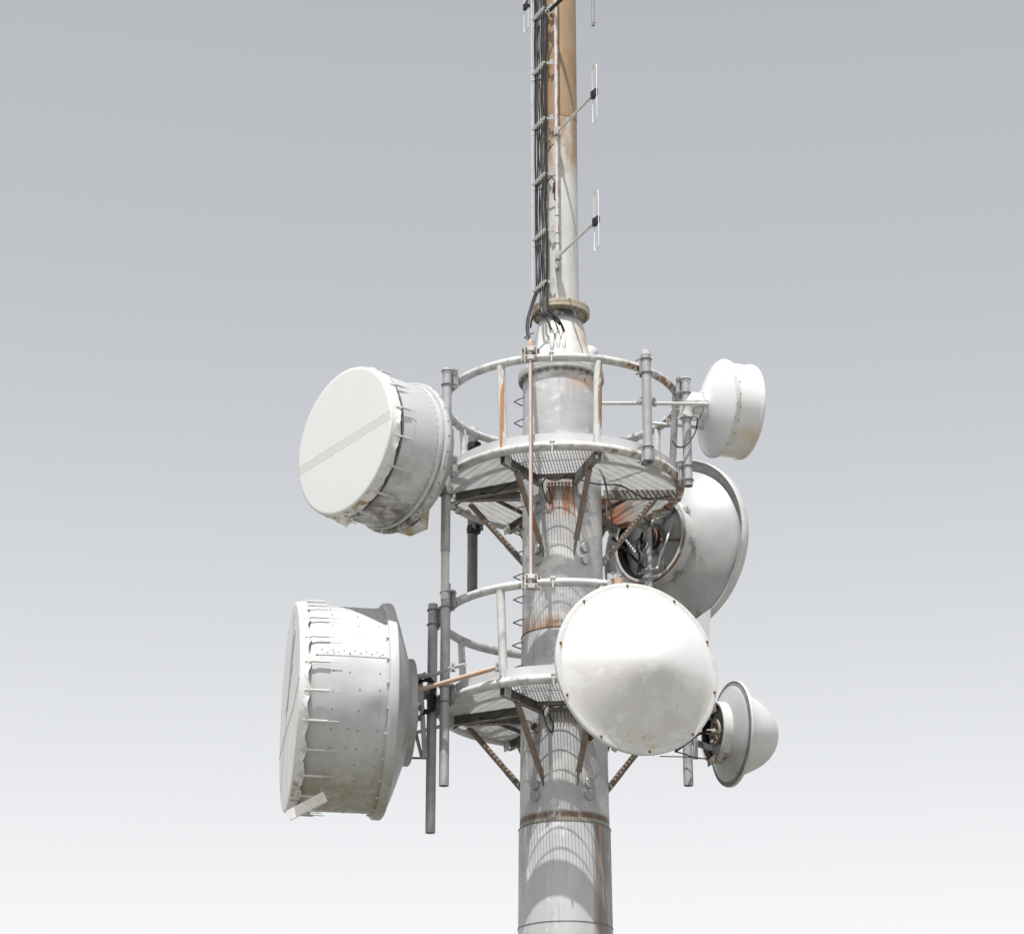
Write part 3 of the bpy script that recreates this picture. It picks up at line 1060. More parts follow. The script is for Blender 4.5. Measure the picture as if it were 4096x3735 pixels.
for z in (.15, .37, .48, .66):       # rivet lines
    for k in range(0, 34):
        if (z == .48 and k % 5 > 1) or rq.random() < .12:
            continue
        a = 2 * pi * (k + .5 + rq.uniform(-.06, .06)) / 34
        rr_ = dent(0, a, R2, z)[0]
        Mx = Matrix.Rotation(a, 4, 'Z') @ Matrix.Translation((rr_, 0, z)) @ Matrix.Rotation(pi / 2, 4, 'Y')
        if riv is None:
            q.lathe([(0, .006), (.008, .005), (.010, -.002)], 8)
            riv = q.build('rivet', M['galv_dark'], s2, local=True)
            riv.matrix_local = Mx
        else:
            copy_part(riv, s2, Mx)
q = MB()
q.lathe([(R2 - .03, -.07), (R2 + .045, -.065), (R2 + .065, -.05), (R2 + .07, -.03), (R2 + .066, .035), (R2 + .05, .05), (R2 + .012, .052), (R2 + .012, .062), (R2, .062)], 144)
q.build('rim_band', M['drum_big'], d2, local=True)
q = MB()
for k in range(26):
    a = 2 * pi * k / 26
    q.box(Matrix.Rotation(a, 4, 'Z') @ Vector((R2 + .025, 0, .066)), Matrix.Rotation(a, 4, 'Z') @ Vector((.02, 0, 0)), Matrix.Rotation(a, 4, 'Z') @ Vector((0, .02, 0)), (0, 0, .03))
q.build('bolts', M['galv_light'], d2, local=True)
q = MB()
q.lathe([(R2 + .02, -.06), (R2 - .10, -.12), (.62, -.27), (.57, -.29), (.57, -.33), (.30, -.34), (.3, -.4), (0, -.4)], 120)
q.build('back_shell', M['shell'], d2, local=True)
q = MB()
q.lathe([(.535, -.35), (.60, -.35), (.61, -.34), (.61, -.275), (.60, -.265), (.535, -.265), (.535, -.35)], 96)
mr = q.build('mount_ring', M['galv'], d2, local=True)
N2 = 23
scallop_cover(d2, R2 + .025, 1.035, .905, N2, M['radome'], M['skirt_grey'], R_(9), .03)
springs(d2, R2 + .0, .92, .34, N2, R_(9), M['galv_light'])
hem_m = pmat('cream hem plates', (.66, .60, .50), (.60, .55, .47), 6, rough=.6)
first = None
for k in range(N2):
    Mx = Matrix.Rotation(R_(9) + 2 * pi * k / N2, 4, 'Z')
    if first is None:
        q = MB()
        q.box((R2 + .032, 0, .935), (.006, 0, 0), (0, .10, 0), (0, 0, .035))
        first = q.build('hem_plate', hem_m, d2, local=True)
        first.matrix_local = Mx
    else:
        copy_part(first, d2, Mx)
q = MB()   # seams and emblem strokes on the face (x runs towards the viewer)
for p, r_ in (((.05, 1.15), (-.02, -1.15)), ((.30, 1.0), (-.75, -.80)), ((-.10, 1.1), (.35, -1.05))):
    q.bar((p[0], p[1], 1.037), (r_[0], r_[1], 1.0375), .006, .003, up=(0, 0, 1))
pts = [(1.15, .02, 1.037), (.55, -.17, 1.037), (.0, -.19, 1.037), (-.5, -.22, 1.037), (-1.10, -.32, 1.037)]
for a, b in zip(pts, pts[1:]):
    q.bar(a, b, .016, .004, up=(0, 0, 1))
q.build('face_seam', M['seam'], d2, local=True)
q = MB()
for off in (0, -.16):
    zz = [(.52 + off, .75), (.16 + off, .42), (.30 + off, .42), (-.22 + off, .02)]
    for a, b in zip(zz, zz[1:]):
        q.bar((a[0], a[1], 1.038), (b[0], b[1], 1.038), .014, .004, up=(0, 0, 1))
q.build('emblem', M['seam'], d2, local=True)
q = MB()   # flat plank sticking out under the front
a, b = ROOTM[d2.name].inverted() @ at(1152, 3262, -1.30), ROOTM[d2.name].inverted() @ at(1302, 3184, -1.42)
q.bar(a, b, .03, .115, up=(0, 1, .25))
q.build('lifting_plate', M['white_gloss'], d2, local=True)
q = MB()   # channel bracket at the rim for the orange strut
pb = ROOTM[d2.name].inverted() @ at(1590, 2737, -1.05)
q.box(pb + Vector((.03, .075, 0)), (.10, 0, 0), (0, .012, 0), (0, 0, .12))
q.box(pb + Vector((.03, -.055, 0)), (.10, 0, 0), (0, .012, 0), (0, 0, .12))
q.box(pb + Vector((.03, .01, .06)), (.10, 0, 0), (0, .12, 0), (0, 0, .01))
q.box(pb + Vector((.05, .01, -.07)), (.04, 0, 0), (0, .16, 0), (0, 0, .03))
q.build('strut_bracket', M['white_steel'], d2, local=True)
q = MB()   # two prongs and arms towards the pipe
inv2 = ROOTM[d2.name].inverted()
for px, py in ((1600, 2700), (1600, 2830), (1600, 2870)):
    a = inv2 @ at(1650, py + 8, Yf - .1)
    b = inv2 @ at(1705 if py < 2800 else 1685, py, Yf - .1)
    q.tube([a, a + (b - a) * .7, b], [.03, .03, .045], 10)
q.bar(inv2 @ at(1640, 2800, Yf), inv2 @ at(1720, 2760, Yf), .16, .1, up=(0, 1, 0))
q.bar(inv2 @ at(1622, 3028, Yf), inv2 @ at(1638, 3030, Yf), .07, .08, up=(0, 1, 0))
q.cyl(inv2 @ at(1630, 3030, Yf), inv2 @ at(1735, 3032, Yf), .013, 8)
q.build('mount_arm', M['galv_dark'], d2, local=True)
q = MB()
q.bar(inv2 @ at(1682, 2730, Yf - .12), inv2 @ at(1700, 3030, Yf - .1), .055, .02, up=(1, 0, 0))
q.bar(inv2 @ at(1648, 2870, Yf + .1), inv2 @ at(1687, 3028, Yf - .05), .035, .03, up=(1, 0, 0))
q.build('brace', M['galv'], d2, local=True)
q = MB()
for k in range(7):
    pa = [at(1660 + 3 * k, 2740 - 4 * k, Yf - .15), at(1720 + 4 * k, 2710 + 5 * k, Yf - .2), at(1730 - 3 * k, 2760 + 10 * k, Yf - .18), at(1745 - k, 2800 + 6 * k, Yf - .1), at(1720 - 4 * k, 2836 + 3 * k, Yf - .12), at(1680, 2836 + 5 * k, Yf - .1)]
    q.tube([inv2 @ p for p in smooth_path(pa, 6)], .011, 6)
q.build('feed_cable', M['black'], d2, local=True)

# ---- dish 3: small drum, upper right, facing away
C3 = at(2870.9, 1634, -.35)
d3 = thing('drum_dish', 'small glossy white drum dish at the upper right, seen from behind, with brown stains below', 'dish antenna', C3, 'dish antennas on the tower', frame(109.3) @ Matrix.Scale(.97, 4))
q = MB()
q.lathe([(.588, .02), (.586, .31), (.588, .33), (.600, .335), (.603, .345), (.600, .375), (.588, .385), (.56, .39), (0, .40)], 96)
q.build('shroud', M['white_gloss'], d3, local=True)
q = MB()
q.lathe([(.590, .035), (.617, .03), (.621, .02), (.621, -.012), (.613, -.02), (.588, -.024)], 96)
q.build('rim_band', M['white_rim'], d3, local=True)
q = MB()
q.lathe([(.600, -.02), (.57, -.04), (.50, -.075), (.40, -.125), (.30, -.165), (.21, -.19), (.195, -.195), (.195, -.215), (.0, -.22)], 96)
q.build('back_shell', M['white_gloss'], d3, local=True, sharp=50)
q = MB()
for k in range(22):
    a = 2 * pi * k / 22
    for rr, z in ((.615, -.005), (.591, .36), (.587, .05)):
        q.lathe([(0, .008), (.008, .006), (.010, 0)], 8, Matrix.Rotation(a + z, 4, 'Z') @ Matrix.Translation((rr, 0, z)) @ Matrix.Rotation(pi / 2, 4, 'Y'))
q.build('bolts', M['rust_brown'], d3, local=True)
inv3 = ROOTM[d3.name].inverted()
q = MB()   # radio box on the hub
q.lathe([(.20, -.21), (.205, -.23), (.20, -.25), (0, -.25)], 8)
q.lathe([(.15, -.25), (.17, -.26), (.17, -.36), (.12, -.46), (.0, -.46)], 8)
q.box((.10, .06, -.30), (.14, 0, 0), (0, .22, 0), (0, 0, .12))
ob = q.build('radio_unit', M['white_gloss'], d3, local=True, sharp=20)
q = MB()
tE = inv3 @ Vector((xe, Ye, at(2745, 1650, Ye).z))
for dy in (.06, -.05):
    q.bar((.02, dy, -.42), (tE.x, tE.y + dy, tE.z + .03), .05, .035, up=(0, 1, 0))
for dx in (-.05, .05):
    q.bar((.0 + dx, .0, -.40), (tE.x + dx, tE.y, tE.z + .05), .014, .17, up=(0, 1, 0))
q.lathe([(.062, -.08), (.085, -.08), (.085, .08), (.062, .08)], 20, Matrix.Translation(tE) @ Matrix.Rotation(-pi / 2, 4, 'X'))
for sx in (-.07, .07):
    for sy in (-.06, .06):
        q.cyl(tE + Vector((sx, sy, -.1)), tE + Vector((sx, sy, .14)), .010, 8)
q.build('mount_arm', M['white_steel'], d3, local=True)
q = MB()
pts = [at(2792, 1676, -.55), at(2780, 1730, -.6), at(2750, 1775, -.65), at(2728, 1788, -.65), at(2706, 1785, -.6), at(2690, 1765, -.5)]
q.tube([inv3 @ p for p in smooth_path(pts, 8)], .010, 8)
q.build('feed_cable', M['black'], d3, local=True)

# ---- dish 4: big reflector at the right, seen from behind
C4 = at(2704.9, 2194.4, 1.7)
d4 = thing('reflector_dish', 'big reflector dish behind the upper platform, showing a ring frame on its back', 'dish antenna', C4, 'dish antennas on the tower', frame(136.3))
q = MB()
q.lathe([(1.045, .02), (1.04, -.005), (1.0, -.045), (.90, -.125), (.78, -.21), (.66, -.285), (.52, -.355), (.36, -.41), (.2, -.445), (.0, -.455)], 128)
q.lathe([(0, -.43), (.36, -.385), (.66, -.26), (.9, -.1), (1.04, .02)], 96)
q.build('reflector_shell', M['shell'], d4, local=True, sharp=60)
q = MB()
q.lathe([(1.035, -.008), (1.10, -.003), (1.122, -.012), (1.127, -.082)], 128)
q.build('rim_shade', M['galv'], d4, local=True)  # darker sheet: the lip's shadow in the groove, put into the colour
q = MB()
q.lathe([(1.04, -.001), (1.10, .003), (1.128, -.01), (1.13, -.085), (1.142, -.09), (1.15, -.08), (1.152, .02), (1.145, .03), (1.04, .03)], 128)
q.build('rim', M['galv_light'], d4, local=True)
q = MB()
q.lathe([(.530, -.33), (.530, -.53), (.55, -.535), (.565, -.53), (.565, -.32)], 96)
cr = q.build('ring_frame', M['galv_light'], d4, local=True)
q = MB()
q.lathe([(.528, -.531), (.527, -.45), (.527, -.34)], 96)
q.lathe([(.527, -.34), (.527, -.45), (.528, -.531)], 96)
q.build('gasket_or_shade', M['black'], cr, local=True)  # black lining added for the deep shade inside the ring frame
q = MB()
q.torus(.572, .016, -.515, 96, 10)
q.build('ring_tube', pmat('rusting ring tube', (.34, .33, .32), (.26, .25, .24), 6, rough=.6, layers=[dict(color=(.20, .09, .05), scale=5, lo=.40, hi=.50, mask=[('Y', .05, -.25)])]), cr, local=True)
q = MB()
for k in range(6):
    a = 2 * pi * (k + .2) / 6
    q.bar((.13 * cos(a), .13 * sin(a), -.455), (.50 * cos(a), .50 * sin(a), -.40), .03, .02)
q.torus(.20, .012, -.47, 40, 8)
q.build('hub_spider', M['galv_dark'], d4, local=True)
q = MB()
for k in range(8):
    a = 2 * pi * (k + .3) / 8
    Mx = Matrix.Rotation(a, 4, 'Z')
    q.box(Mx @ Vector((.585, 0, -.36)), Mx @ Vector((.05, 0, 0)), Mx @ Vector((0, .09, 0)), (0, 0, .012))
    q.box(Mx @ Vector((.575, 0, -.385)), Mx @ Vector((.008, 0, 0)), Mx @ Vector((0, .09, 0)), (0, 0, .05))
    q.cyl(Mx @ Vector((.595, 0, -.38)), Mx @ Vector((.595, 0, -.33)), .008, 8)
q.build('ring_clip', M['galv'], cr, local=True)
q = MB()
q.lathe([(.10, -.40), (.13, -.43), (.135, -.56), (.115, -.57), (.115, -.5), (0, -.49)], 32)
q.build('feed_hub', M['black'], d4, local=True)
q = MB()
q.lathe([(.136, -.53), (.142, -.53), (.142, -.545), (.136, -.545)], 32)
q.build('hub_band', M['orange_rust'], d4, local=True)
inv4 = ROOTM[d4.name].inverted()
q = MB()
J = lambda z: inv4 @ Vector((xj, Yj, z))
zt, zb = at(2592, 2110, Yj).z, at(2592, 2300, Yj).z
tr = Vector((.30, .44, -.42))
for a, b in ((inv4 @ at(2705, 2062, 1.25), inv4 @ at(2640, 2225, 1.0)), (inv4 @ at(2640, 2222, 1.0), inv4 @ at(2628, 2275, .95)), (inv4 @ at(2487, 2140, 1.1), inv4 @ at(2543, 2212, 1.0))):
    q.cyl(a, b, .017, 10)
q.build('tie_rod', M['galv_light'], d4, local=True)
q = MB()
q.bar(inv4 @ at(2450, 2150, 1.15), inv4 @ at(2575, 2270, 1.0), .03, .03)
q.build('dark_stay', M['black'], d4, local=True)
q = MB()
q.bar(inv4 @ at(2620, 2072, 1.2), inv4 @ at(2715, 2045, 1.4), .06, .05, up=(0, 1, 0))
q.bar(inv4 @ at(2598, 2110, 1.1), inv4 @ at(2610, 2085, 1.3), .05, .07, up=(0, 1, 0))
q.build('mount_arm', M['white_steel'], d4, local=True)
for zz in (at(2592, 2282, Yj).z, at(2592, 2312, Yj).z):
    q = MB()
    c = J(zz)
    q.lathe([(.058, -.014), (.074, -.014), (.074, .014), (.058, .014)], 24, Matrix.Translation(c) @ Matrix.Rotation(-pi / 2, 4, 'X'))
    q.bar(c + Vector((-.16, 0, .0)), c + Vector((.16, 0, .0)), .025, .025, up=(0, 1, 0))
    q.bar(c + Vector((.09, 0, .03)), c + Vector((.11, 0, .36)), .03, .03, up=(0, 1, 0))
    q.build('pipe_clamp', M['galv'], d4, local=True)
q = MB()
q.tube([inv4 @ p for p in smooth_path([at(2560, 2150, .98), at(2548, 2165, .95), at(2550, 2200, .95), at(2558, 2225, 1.0), at(2552, 2290, 1.0)], 6)], .016, 8)
q.tube([inv4 @ p for p in smooth_path([at(2572, 2152, .98), at(2580, 2175, .92), at(2560, 2200, .95)], 6)], .02, 8)
q.build('feed_cable', M['black'], d4, local=True)

# ---- dish 5: big white radome in front
C5 = at(2552.2, 2670.5, -1.9)
d5 = thing('radome_dish', 'round white radome dish facing the viewer, with rust weeping from the bolts on its rim', 'dish antenna', C5, 'dish antennas on the tower', frame(21.8))
q = MB()
q.lathe([(0, .405), (.08, .400), (.16, .380), (.28, .325), (.42, .252), (.56, .180), (.70, .108), (.80, .052), (.86, .024), (.895, .012), (.91, .008)], 160)
q.build('radome', M['white_frp'], d5, local=True, sharp=60)
q = MB()
q.lathe([(.90, .007), (.955, .006), (.968, .0), (.972, -.012), (.968, -.05), (.955, -.056), (.90, -.05)], 144)
q.build('rim', M['white_rim'], d5, local=True)
q = MB()
q.lathe([(.955, -.052), (.85, -.11), (.6, -.22), (.3, -.32), (.22, -.34), (.22, -.42), (0, -.42)], 96)
q.build('back_shell', M['shell'], d5, local=True)
bf = None
wf = None
for k in range(10):
    a = R_(97 + 36 * k)
    Mx = Matrix.Translation((cos(a) * .935, sin(a) * .935, .006))
    if bf is None:
        q = MB()
        q.lathe([(0, .020), (.008, .020), (.010, .015), (.010, .007), (.015, .007), (.015, 0)], 10)
        bf = q.build('bolt', M['rust'], d5, local=True)
        bf.matrix_local = Mx
    else:
        copy_part(bf, d5, Mx)
q = MB()
rnd = random.Random(5)
for k in range(10):       # rust runs below the bolts, flush on the rim
    a = R_(97 + 36 * k)
    c = Vector((cos(a) * .935, sin(a) * .935, .0072))
    l = rnd.uniform(.05, .10) if k not in (0,) else .03
    r2 = (c - Vector((0, l, 0))).xy.length
    while r2 > .962 or r2 < .905:
        l *= .8
        r2 = (c - Vector((0, l, 0))).xy.length
        if l < .01:
            break
    q.add([c + Vector((-.010, 0, 0)), c + Vector((-.004, -l, 0)), c + Vector((.004, -l, 0)), c + Vector((.010, 0, 0))], [(0, 1, 2, 3)])
q.build('rust_run', pmat('rust run stain', (.58, .36, .20), (.66, .50, .34), 20, rough=.7), d5, local=True)
inv5 = ROOTM[d5.name].inverted()
q = MB()
for zz in (ZV - .3, ZW - .1):
    q = MB()
    c = inv5 @ Vector((xk, Yk, zz))
    q.bar((c.x * .6, c.y * .5, -.40), c + Vector((0, 0, .05)), .1, .09, up=(0, 1, 0))
    q.build('mount_arm', M['galv'], d5, local=True)
q = MB()   # top bracket plate by the pipe stub
c = inv5 @ at(2446, 2320, Yk)
q.box(c, (.10, 0, 0), (0, .15, 0), (0, 0, .012))
q.cyl(c + Vector((0, .02, .0)), c + Vector((0, .02, .03)), .014, 8)
q.build('bracket_plate', M['white_steel'], d5, local=True)
# curved white shield behind the radome's right edge
p0 = at(2822, 2510, -1.15)
ps = thing('panel_antenna', 'white panel edge peeking out behind the upper right rim of the big round radome', 'panel antenna', p0)
q = MB()
q.add([at(2770, 2485, -1.30), at(2838, 2435, -1.12), at(2843, 2437, -1.10), at(2834, 2600, -1.10), at(2829, 2602, -1.12), at(2760, 2600, -1.30)] +
      [at(2770, 2485, -1.30) + Vector((-.05, .3, 0)), at(2838, 2435, -1.12) + Vector((0, .08, 0)), at(2843, 2437, -1.10) + Vector((0, .08, 0)), at(2834, 2600, -1.10) + Vector((0, .08, 0)), at(2829, 2602, -1.12) + Vector((0, .08, 0)), at(2760, 2600, -1.30) + Vector((-.05, .3, 0))],
      [(5, 4, 1, 0), (4, 3, 2, 1), (6, 7, 10, 11), (7, 8, 9, 10), (0, 1, 7, 6), (1, 2, 8, 7), (2, 3, 9, 8), (3, 4, 10, 9), (4, 5, 11, 10), (5, 0, 6, 11)])
q.build('panel', M['white_gloss'], ps, sharp=20)
q = MB()
q.bar(at(2790, 2560, -1.1), Vector((xg, Yg - .05, at(2754, 2560, Yg).z)), .06, .06)
q.build('mount_arm', M['galv'], ps)

# ---- dish 6: lower right, hub side towards us
C6 = at(2926.4, 2934.1, -.25)
d6 = thing('radome_dish', 'small dish at the lower right with a bulging cone radome on its far side', 'dish antenna', C6, 'dish antennas on the tower', frame(108))
q = MB()
q.lathe([(.585, .015), (.58, -.012), (.52, -.05), (.42, -.10), (.36, -.125), (.25, -.155), (.0, -.165)], 96)
q.lathe([(0, -.14), (.36, -.10), (.58, .015)], 72)
q.build('reflector_shell', M['shell'], d6, local=True, sharp=60)
q = MB()
q.lathe([(.560, -.030), (.585, -.0165), (.603, -.020)], 96)
q.build('rim_shade', M['galv_dark'], d6, local=True)  # dark sheet painting the shade in the rim groove
q = MB()
q.lathe([(.575, -.010), (.60, -.014), (.610, -.01), (.614, .0), (.612, .02), (.60, .028), (.50, .03)], 96)
q.build('rim', M['galv_light'], d6, local=True)
q = MB()
q.lathe([(.53, .026), (.515, .055), (.480, .12), (.440, .20), (.40, .28), (.35, .36), (.29, .43), (.22, .485), (.15, .522), (.075, .545), (.0, .552)], 96)
q.build('radome', pmat('pale cone radome', (.62, .62, .62), (.58, .58, .58), 4, rough=.4, layers=[dict(color=(.55, .45, .30), scale=4, lo=.4, hi=.65, amt=.7, mask=[('Y', -.28, -.5)])]), d6, local=True, sharp=60)
q = MB()
q.lathe([(.325, -.12), (.325, -.235), (.335, -.24), (.352, -.24), (.356, -.235), (.356, -.115)], 80)
hr = q.build('hub_ring', pmat('hub ring metal', (.62, .62, .61), (.55, .55, .545), 5, rough=.42, metal=.1, layers=[dict(color=(.22, .16, .11), scale=7, lo=.4, hi=.6, mask=[('Y', -.2, -.33)])]), d6, local=True)
q = MB()
for ydir in (.25, -.33):
    q.box((0, ydir, -.247), (.28, 0, 0), (0, .085, 0), (0, 0, .012))
q.build('cross_plate', M['hub_tan'], hr, local=True)
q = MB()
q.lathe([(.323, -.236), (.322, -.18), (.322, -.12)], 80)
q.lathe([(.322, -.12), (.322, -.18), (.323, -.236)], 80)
q.build('gasket_or_shade', M['black'], hr, local=True)  # black sheet that paints the shade inside the hub ring
q = MB()
q.torus(.135, .022, -.20, 40, 8)
for k in range(6):
    a = 2 * pi * k / 6
    q.cyl((0, 0, -.2), (cos(a) * .13, sin(a) * .13, -.2), .011, 8)
    q.cyl((cos(a + .3) * .135, sin(a + .3) * .135, -.235), (cos(a + .3) * .135, sin(a + .3) * .135, -.16), .012, 8)
q.lathe([(0, -.31), (.028, -.31), (.034, -.26), (.05, -.2), (.05, -.15), (0, -.15)], 16)
q.build('feed_wheel', M['hub_tan'], d6, local=True)
inv6 = ROOTM[d6.name].inverted()
G6 = inv6 @ Vector((xg, Yg, at(2754, 2900, Yg).z))
for dy in (.18, -.18):
    q = MB()
    q.bar((.05, dy, -.24), (G6.x, G6.y + dy, G6.z + .05), .05, .06, up=(0, 1, 0))
    q.build('mount_arm', M['galv_dark'], d6, local=True)
q = MB()
p0_, p1_ = inv6 @ at(2782, 2945, Yg), inv6 @ at(2782, 3035, Yg)
q.bar(p0_, p1_, .05, .03, up=(1, 0, 0))
q.build('mount_bar', M['galv'], d6, local=True)
q = MB()
q.tube([inv6 @ p for p in smooth_path([at(2842, 2925, -.5), at(2815, 2928, -.6), at(2785, 2940, -.7), at(2760, 2960, -.8), at(2700, 3005, -.75)], 6)], .016, 8)
q.build('feed_cable', M['black'], d6, local=True)
q = MB()
q.tube([inv6 @ p for p in smooth_path([at(2700, 3005, -.8), at(2740, 3015, -.7), at(2775, 3028, -.6), at(2835, 3035, -.45)], 6)], .008, 6)
q.tube([inv6 @ p for p in smooth_path([at(2640, 3024, -.4), at(2740, 3026, -.6), at(2775, 3028, -.6)], 6)], .006, 6)
q.build('stay_wire', M['black'], d6, local=True)

# ------------------------------------------------------------------ struts


def strut(label, pts, r, mat, clamp_at=()):
    p = Vector(pts[0])
    t = thing('stabilising_strut', label, 'strut', p)
    q = MB()
    q.tube(pts, r, 16)
    q.build('tube', mat, t)
    for c in clamp_at:
        q = MB()
        c = Vector(c)
        q.box(c, (.05, 0, 0), (0, .07, 0), (0, 0, .09))
        q.cyl(c + Vector((0, -.05, .025)), c + Vector((0, .05, .025)), .011, 8)
        q.cyl(c + Vector((0, -.05, -.025)), c + Vector((0, .05, -.025)), .011, 8)
        q.build('clamp', M['galv'], t)
    return t


strut('thin horizontal tube from behind the front right pipe to the small white drum dish', [at(2400, 1613, -.62), at(2585, 1613, -1.0), at(2792, 1616, -.66), at(2803, 1616, -.64), at(2830, 1617, -.6)],
      [.022, .022, .022, .028, .026], M['galv_light'], [at(2566, 1600, -1.1), at(2618, 1608, -1.0)])
strut('short light tube end pointing left inside the upper platform, with a flat lug', [at(2612, 1693, -.1), at(2690, 1700, -.1), at(2815, 1712, -.35)], .020, M['galv_light'], [at(2672, 1692, -.12)])
strut('pinkish rusty tube running from the biggest drum dish to a post of the lower platform', [at(1640, 2768, -1.0), at(1660, 2763, -1.02), at(1990, 2668, -1.27)], [.024, .027, .027], M['orange_tube'],
      [at(1637, 2762, -1.0), at(1990, 2668, -1.28)])
strut('grey tube lying just above the pinkish strut at the lower left', [at(1660, 2710, -.5), at(1745, 2695, -.9), at(1810, 2668, -1.05), at(1862, 2657, -1.15)], [.030, .022, .022, .022], M['alu'], [at(1812, 2668, -1.05)])
strut('thin pale tube low behind the long left pipe', [at(1640, 2935, .2), at(1760, 2905, .2), at(1850, 2890, .3)], .022, M['galv_light'])
q = MB()   # flat brown bar under the right side of the upper deck
t = thing('stabilising_strut', 'flat brown bar dropping behind the right side of the shaft from under the upper deck', 'strut', at(2420, 1950, 0))
q.bar(at(2392, 1812, -.75), at(2424, 1945, -.3), .05, .02, up=(1, 0, 0))
q.bar(at(2424, 1945, -.3), at(2451, 2090, .25), .055, .02, up=(1, 0, 0))
q.build('bar', M['rust_brown'], t)
q = MB()
q.bar(at(2425, 2000, .25), at(2425, 2075, .25), .2, .012, up=(1, 0, 0))
q.build('side_plate', M['beam'], t)

# ------------------------------------------------------------------ conduit down the front
Yq = -1.47
ca, cb = at(2122, 1372, Yq), at(2126, 2335, Yq)
ct = thing('conduit_pipe', 'thin upright tube with a red oxide side, clamped across the fronts of both handrails', 'pipe', (ca.x, Yq, cb.z))
q = MB()
q.tube([(0, 0, 0), (0, 0, ca.z - cb.z)], .0235, 18)
o = q.build('tube', M['conduit'], ct, local=True)
q = MB()
q.tube([(0, 0, ca.z - cb.z - .06), (0, 0, ca.z - cb.z + .03), (0, 0, ca.z - cb.z + .05)], [.030, .028, .018], 16)
q.build('gland', M['orange_tube'], ct, local=True)
for zz in (ZT + .02, ZV - .01):
    q = MB()
    h = zz - cb.z
    q.box((0, .045, h), (.22, 0, 0), (0, .010, 0), (0, 0, .17))
    q.box((0, -.012, h + .055), (.13, 0, 0), (0, .06, 0), (0, 0, .05))
    q.box((0, -.012, h - .055), (.13, 0, 0), (0, .06, 0), (0, 0, .05))
    cl = q.build('clamp_plate', M['white_steel'], ct, local=True)
    q = MB()
    for sx in (-.09, .09):
        q.box((sx, .037, h), (.014, 0, 0), (0, .012, 0), (0, 0, .11))
        for sz in (-.07, .07):
            q.cyl((sx, .02, h + sz), (sx, .045, h + sz), .013, 8)
    for sx in (-.05, .05):
        q.box((sx, .034, h), (.02, 0, 0), (0, .014, 0), (0, 0, .07))
        for sz in (-.055, .055):
            q.cyl((sx, -.055, h + sz), (sx, -.035, h + sz), .012, 8)
    q.build('bolts', M['rust_brown'], cl, local=True)

# ------------------------------------------------------------------ mast cables and hangers
ZTOP = 20.5
bA, bB = Vector((-.283, .06, 0)), Vector((-.128, -.275, 0))     # line of the hangers beside the mast
zh = [at(2165, py, -.1).z for py in (1150, 945, 722, 500, 280, 62)]
zh += [zh[-1] + .72, zh[-1] + 1.44]
hz_all = zh
dirb = (bB - bA).normalized()
nrm = Vector((dirb.y, -dirb.x, 0))
if nrm.x > 0:
    nrm = -nrm
for i, z in enumerate(zh):
    t = thing('cable_hanger', ['lowest slanted row of cable clamps on the mast, just above the tan flange', 'second row of cable clamps above the tan flange, level with the lower dipole foot',
              'third row of cable clamps above the tan flange', 'fourth row of cable clamps up the mast, near the edge of the brown paint',
              'fifth row of cable clamps up the mast, against the brown paint', 'topmost row of cable clamps in view, beside the black boom',
              'row of cable clamps above the top of the photo', 'highest row of cable clamps above the top of the photo'][i], 'cable hanger', bA + Vector((0, 0, z)), 'cable hangers on the mast')
    if i > 5:
        pass
    q = MB()
    q.bar(bA + Vector((0, 0, z)) + nrm * .0, bB + Vector((0, 0, z)), .014, .035)
    q.bar((bA + bB) / 2 + Vector((0, 0, z)), Vector((-.17, -.08, z)), .05, .04)
    q.build('rail', M['galv_light'], t)
    n = 9
    for k in range(n):
        c = bA + (bB - bA) * (k + .5) / n + Vector((0, 0, z)) + nrm * .040
        q = MB()
        q.box(c, dirb * .022, nrm * .05, Vector((0, 0, .030)))
        q.cyl(c + nrm * .02, c + nrm * .045, .009, 8)
        q.build('clamp', M['galv_light'], t)
    c = bB + dirb * .02 + Vector((0, 0, z))
    q = MB()
    q.box(c + Vector((.022, 0, 0)), (.045, 0, 0), (0, .012, 0), (0, 0, .07))
    q.build('end_tab', M['galv'], t)


def cable(label, pts, r, mat, grp):
    q = MB()
    P = smooth_path(pts, 5)
    q.tube(P, r, 8)
    loc = Vector(P[0])
    o = q.build('coaxial_cable', mat, loc=loc)
    tag(o, label, 'cable', grp)
    return o


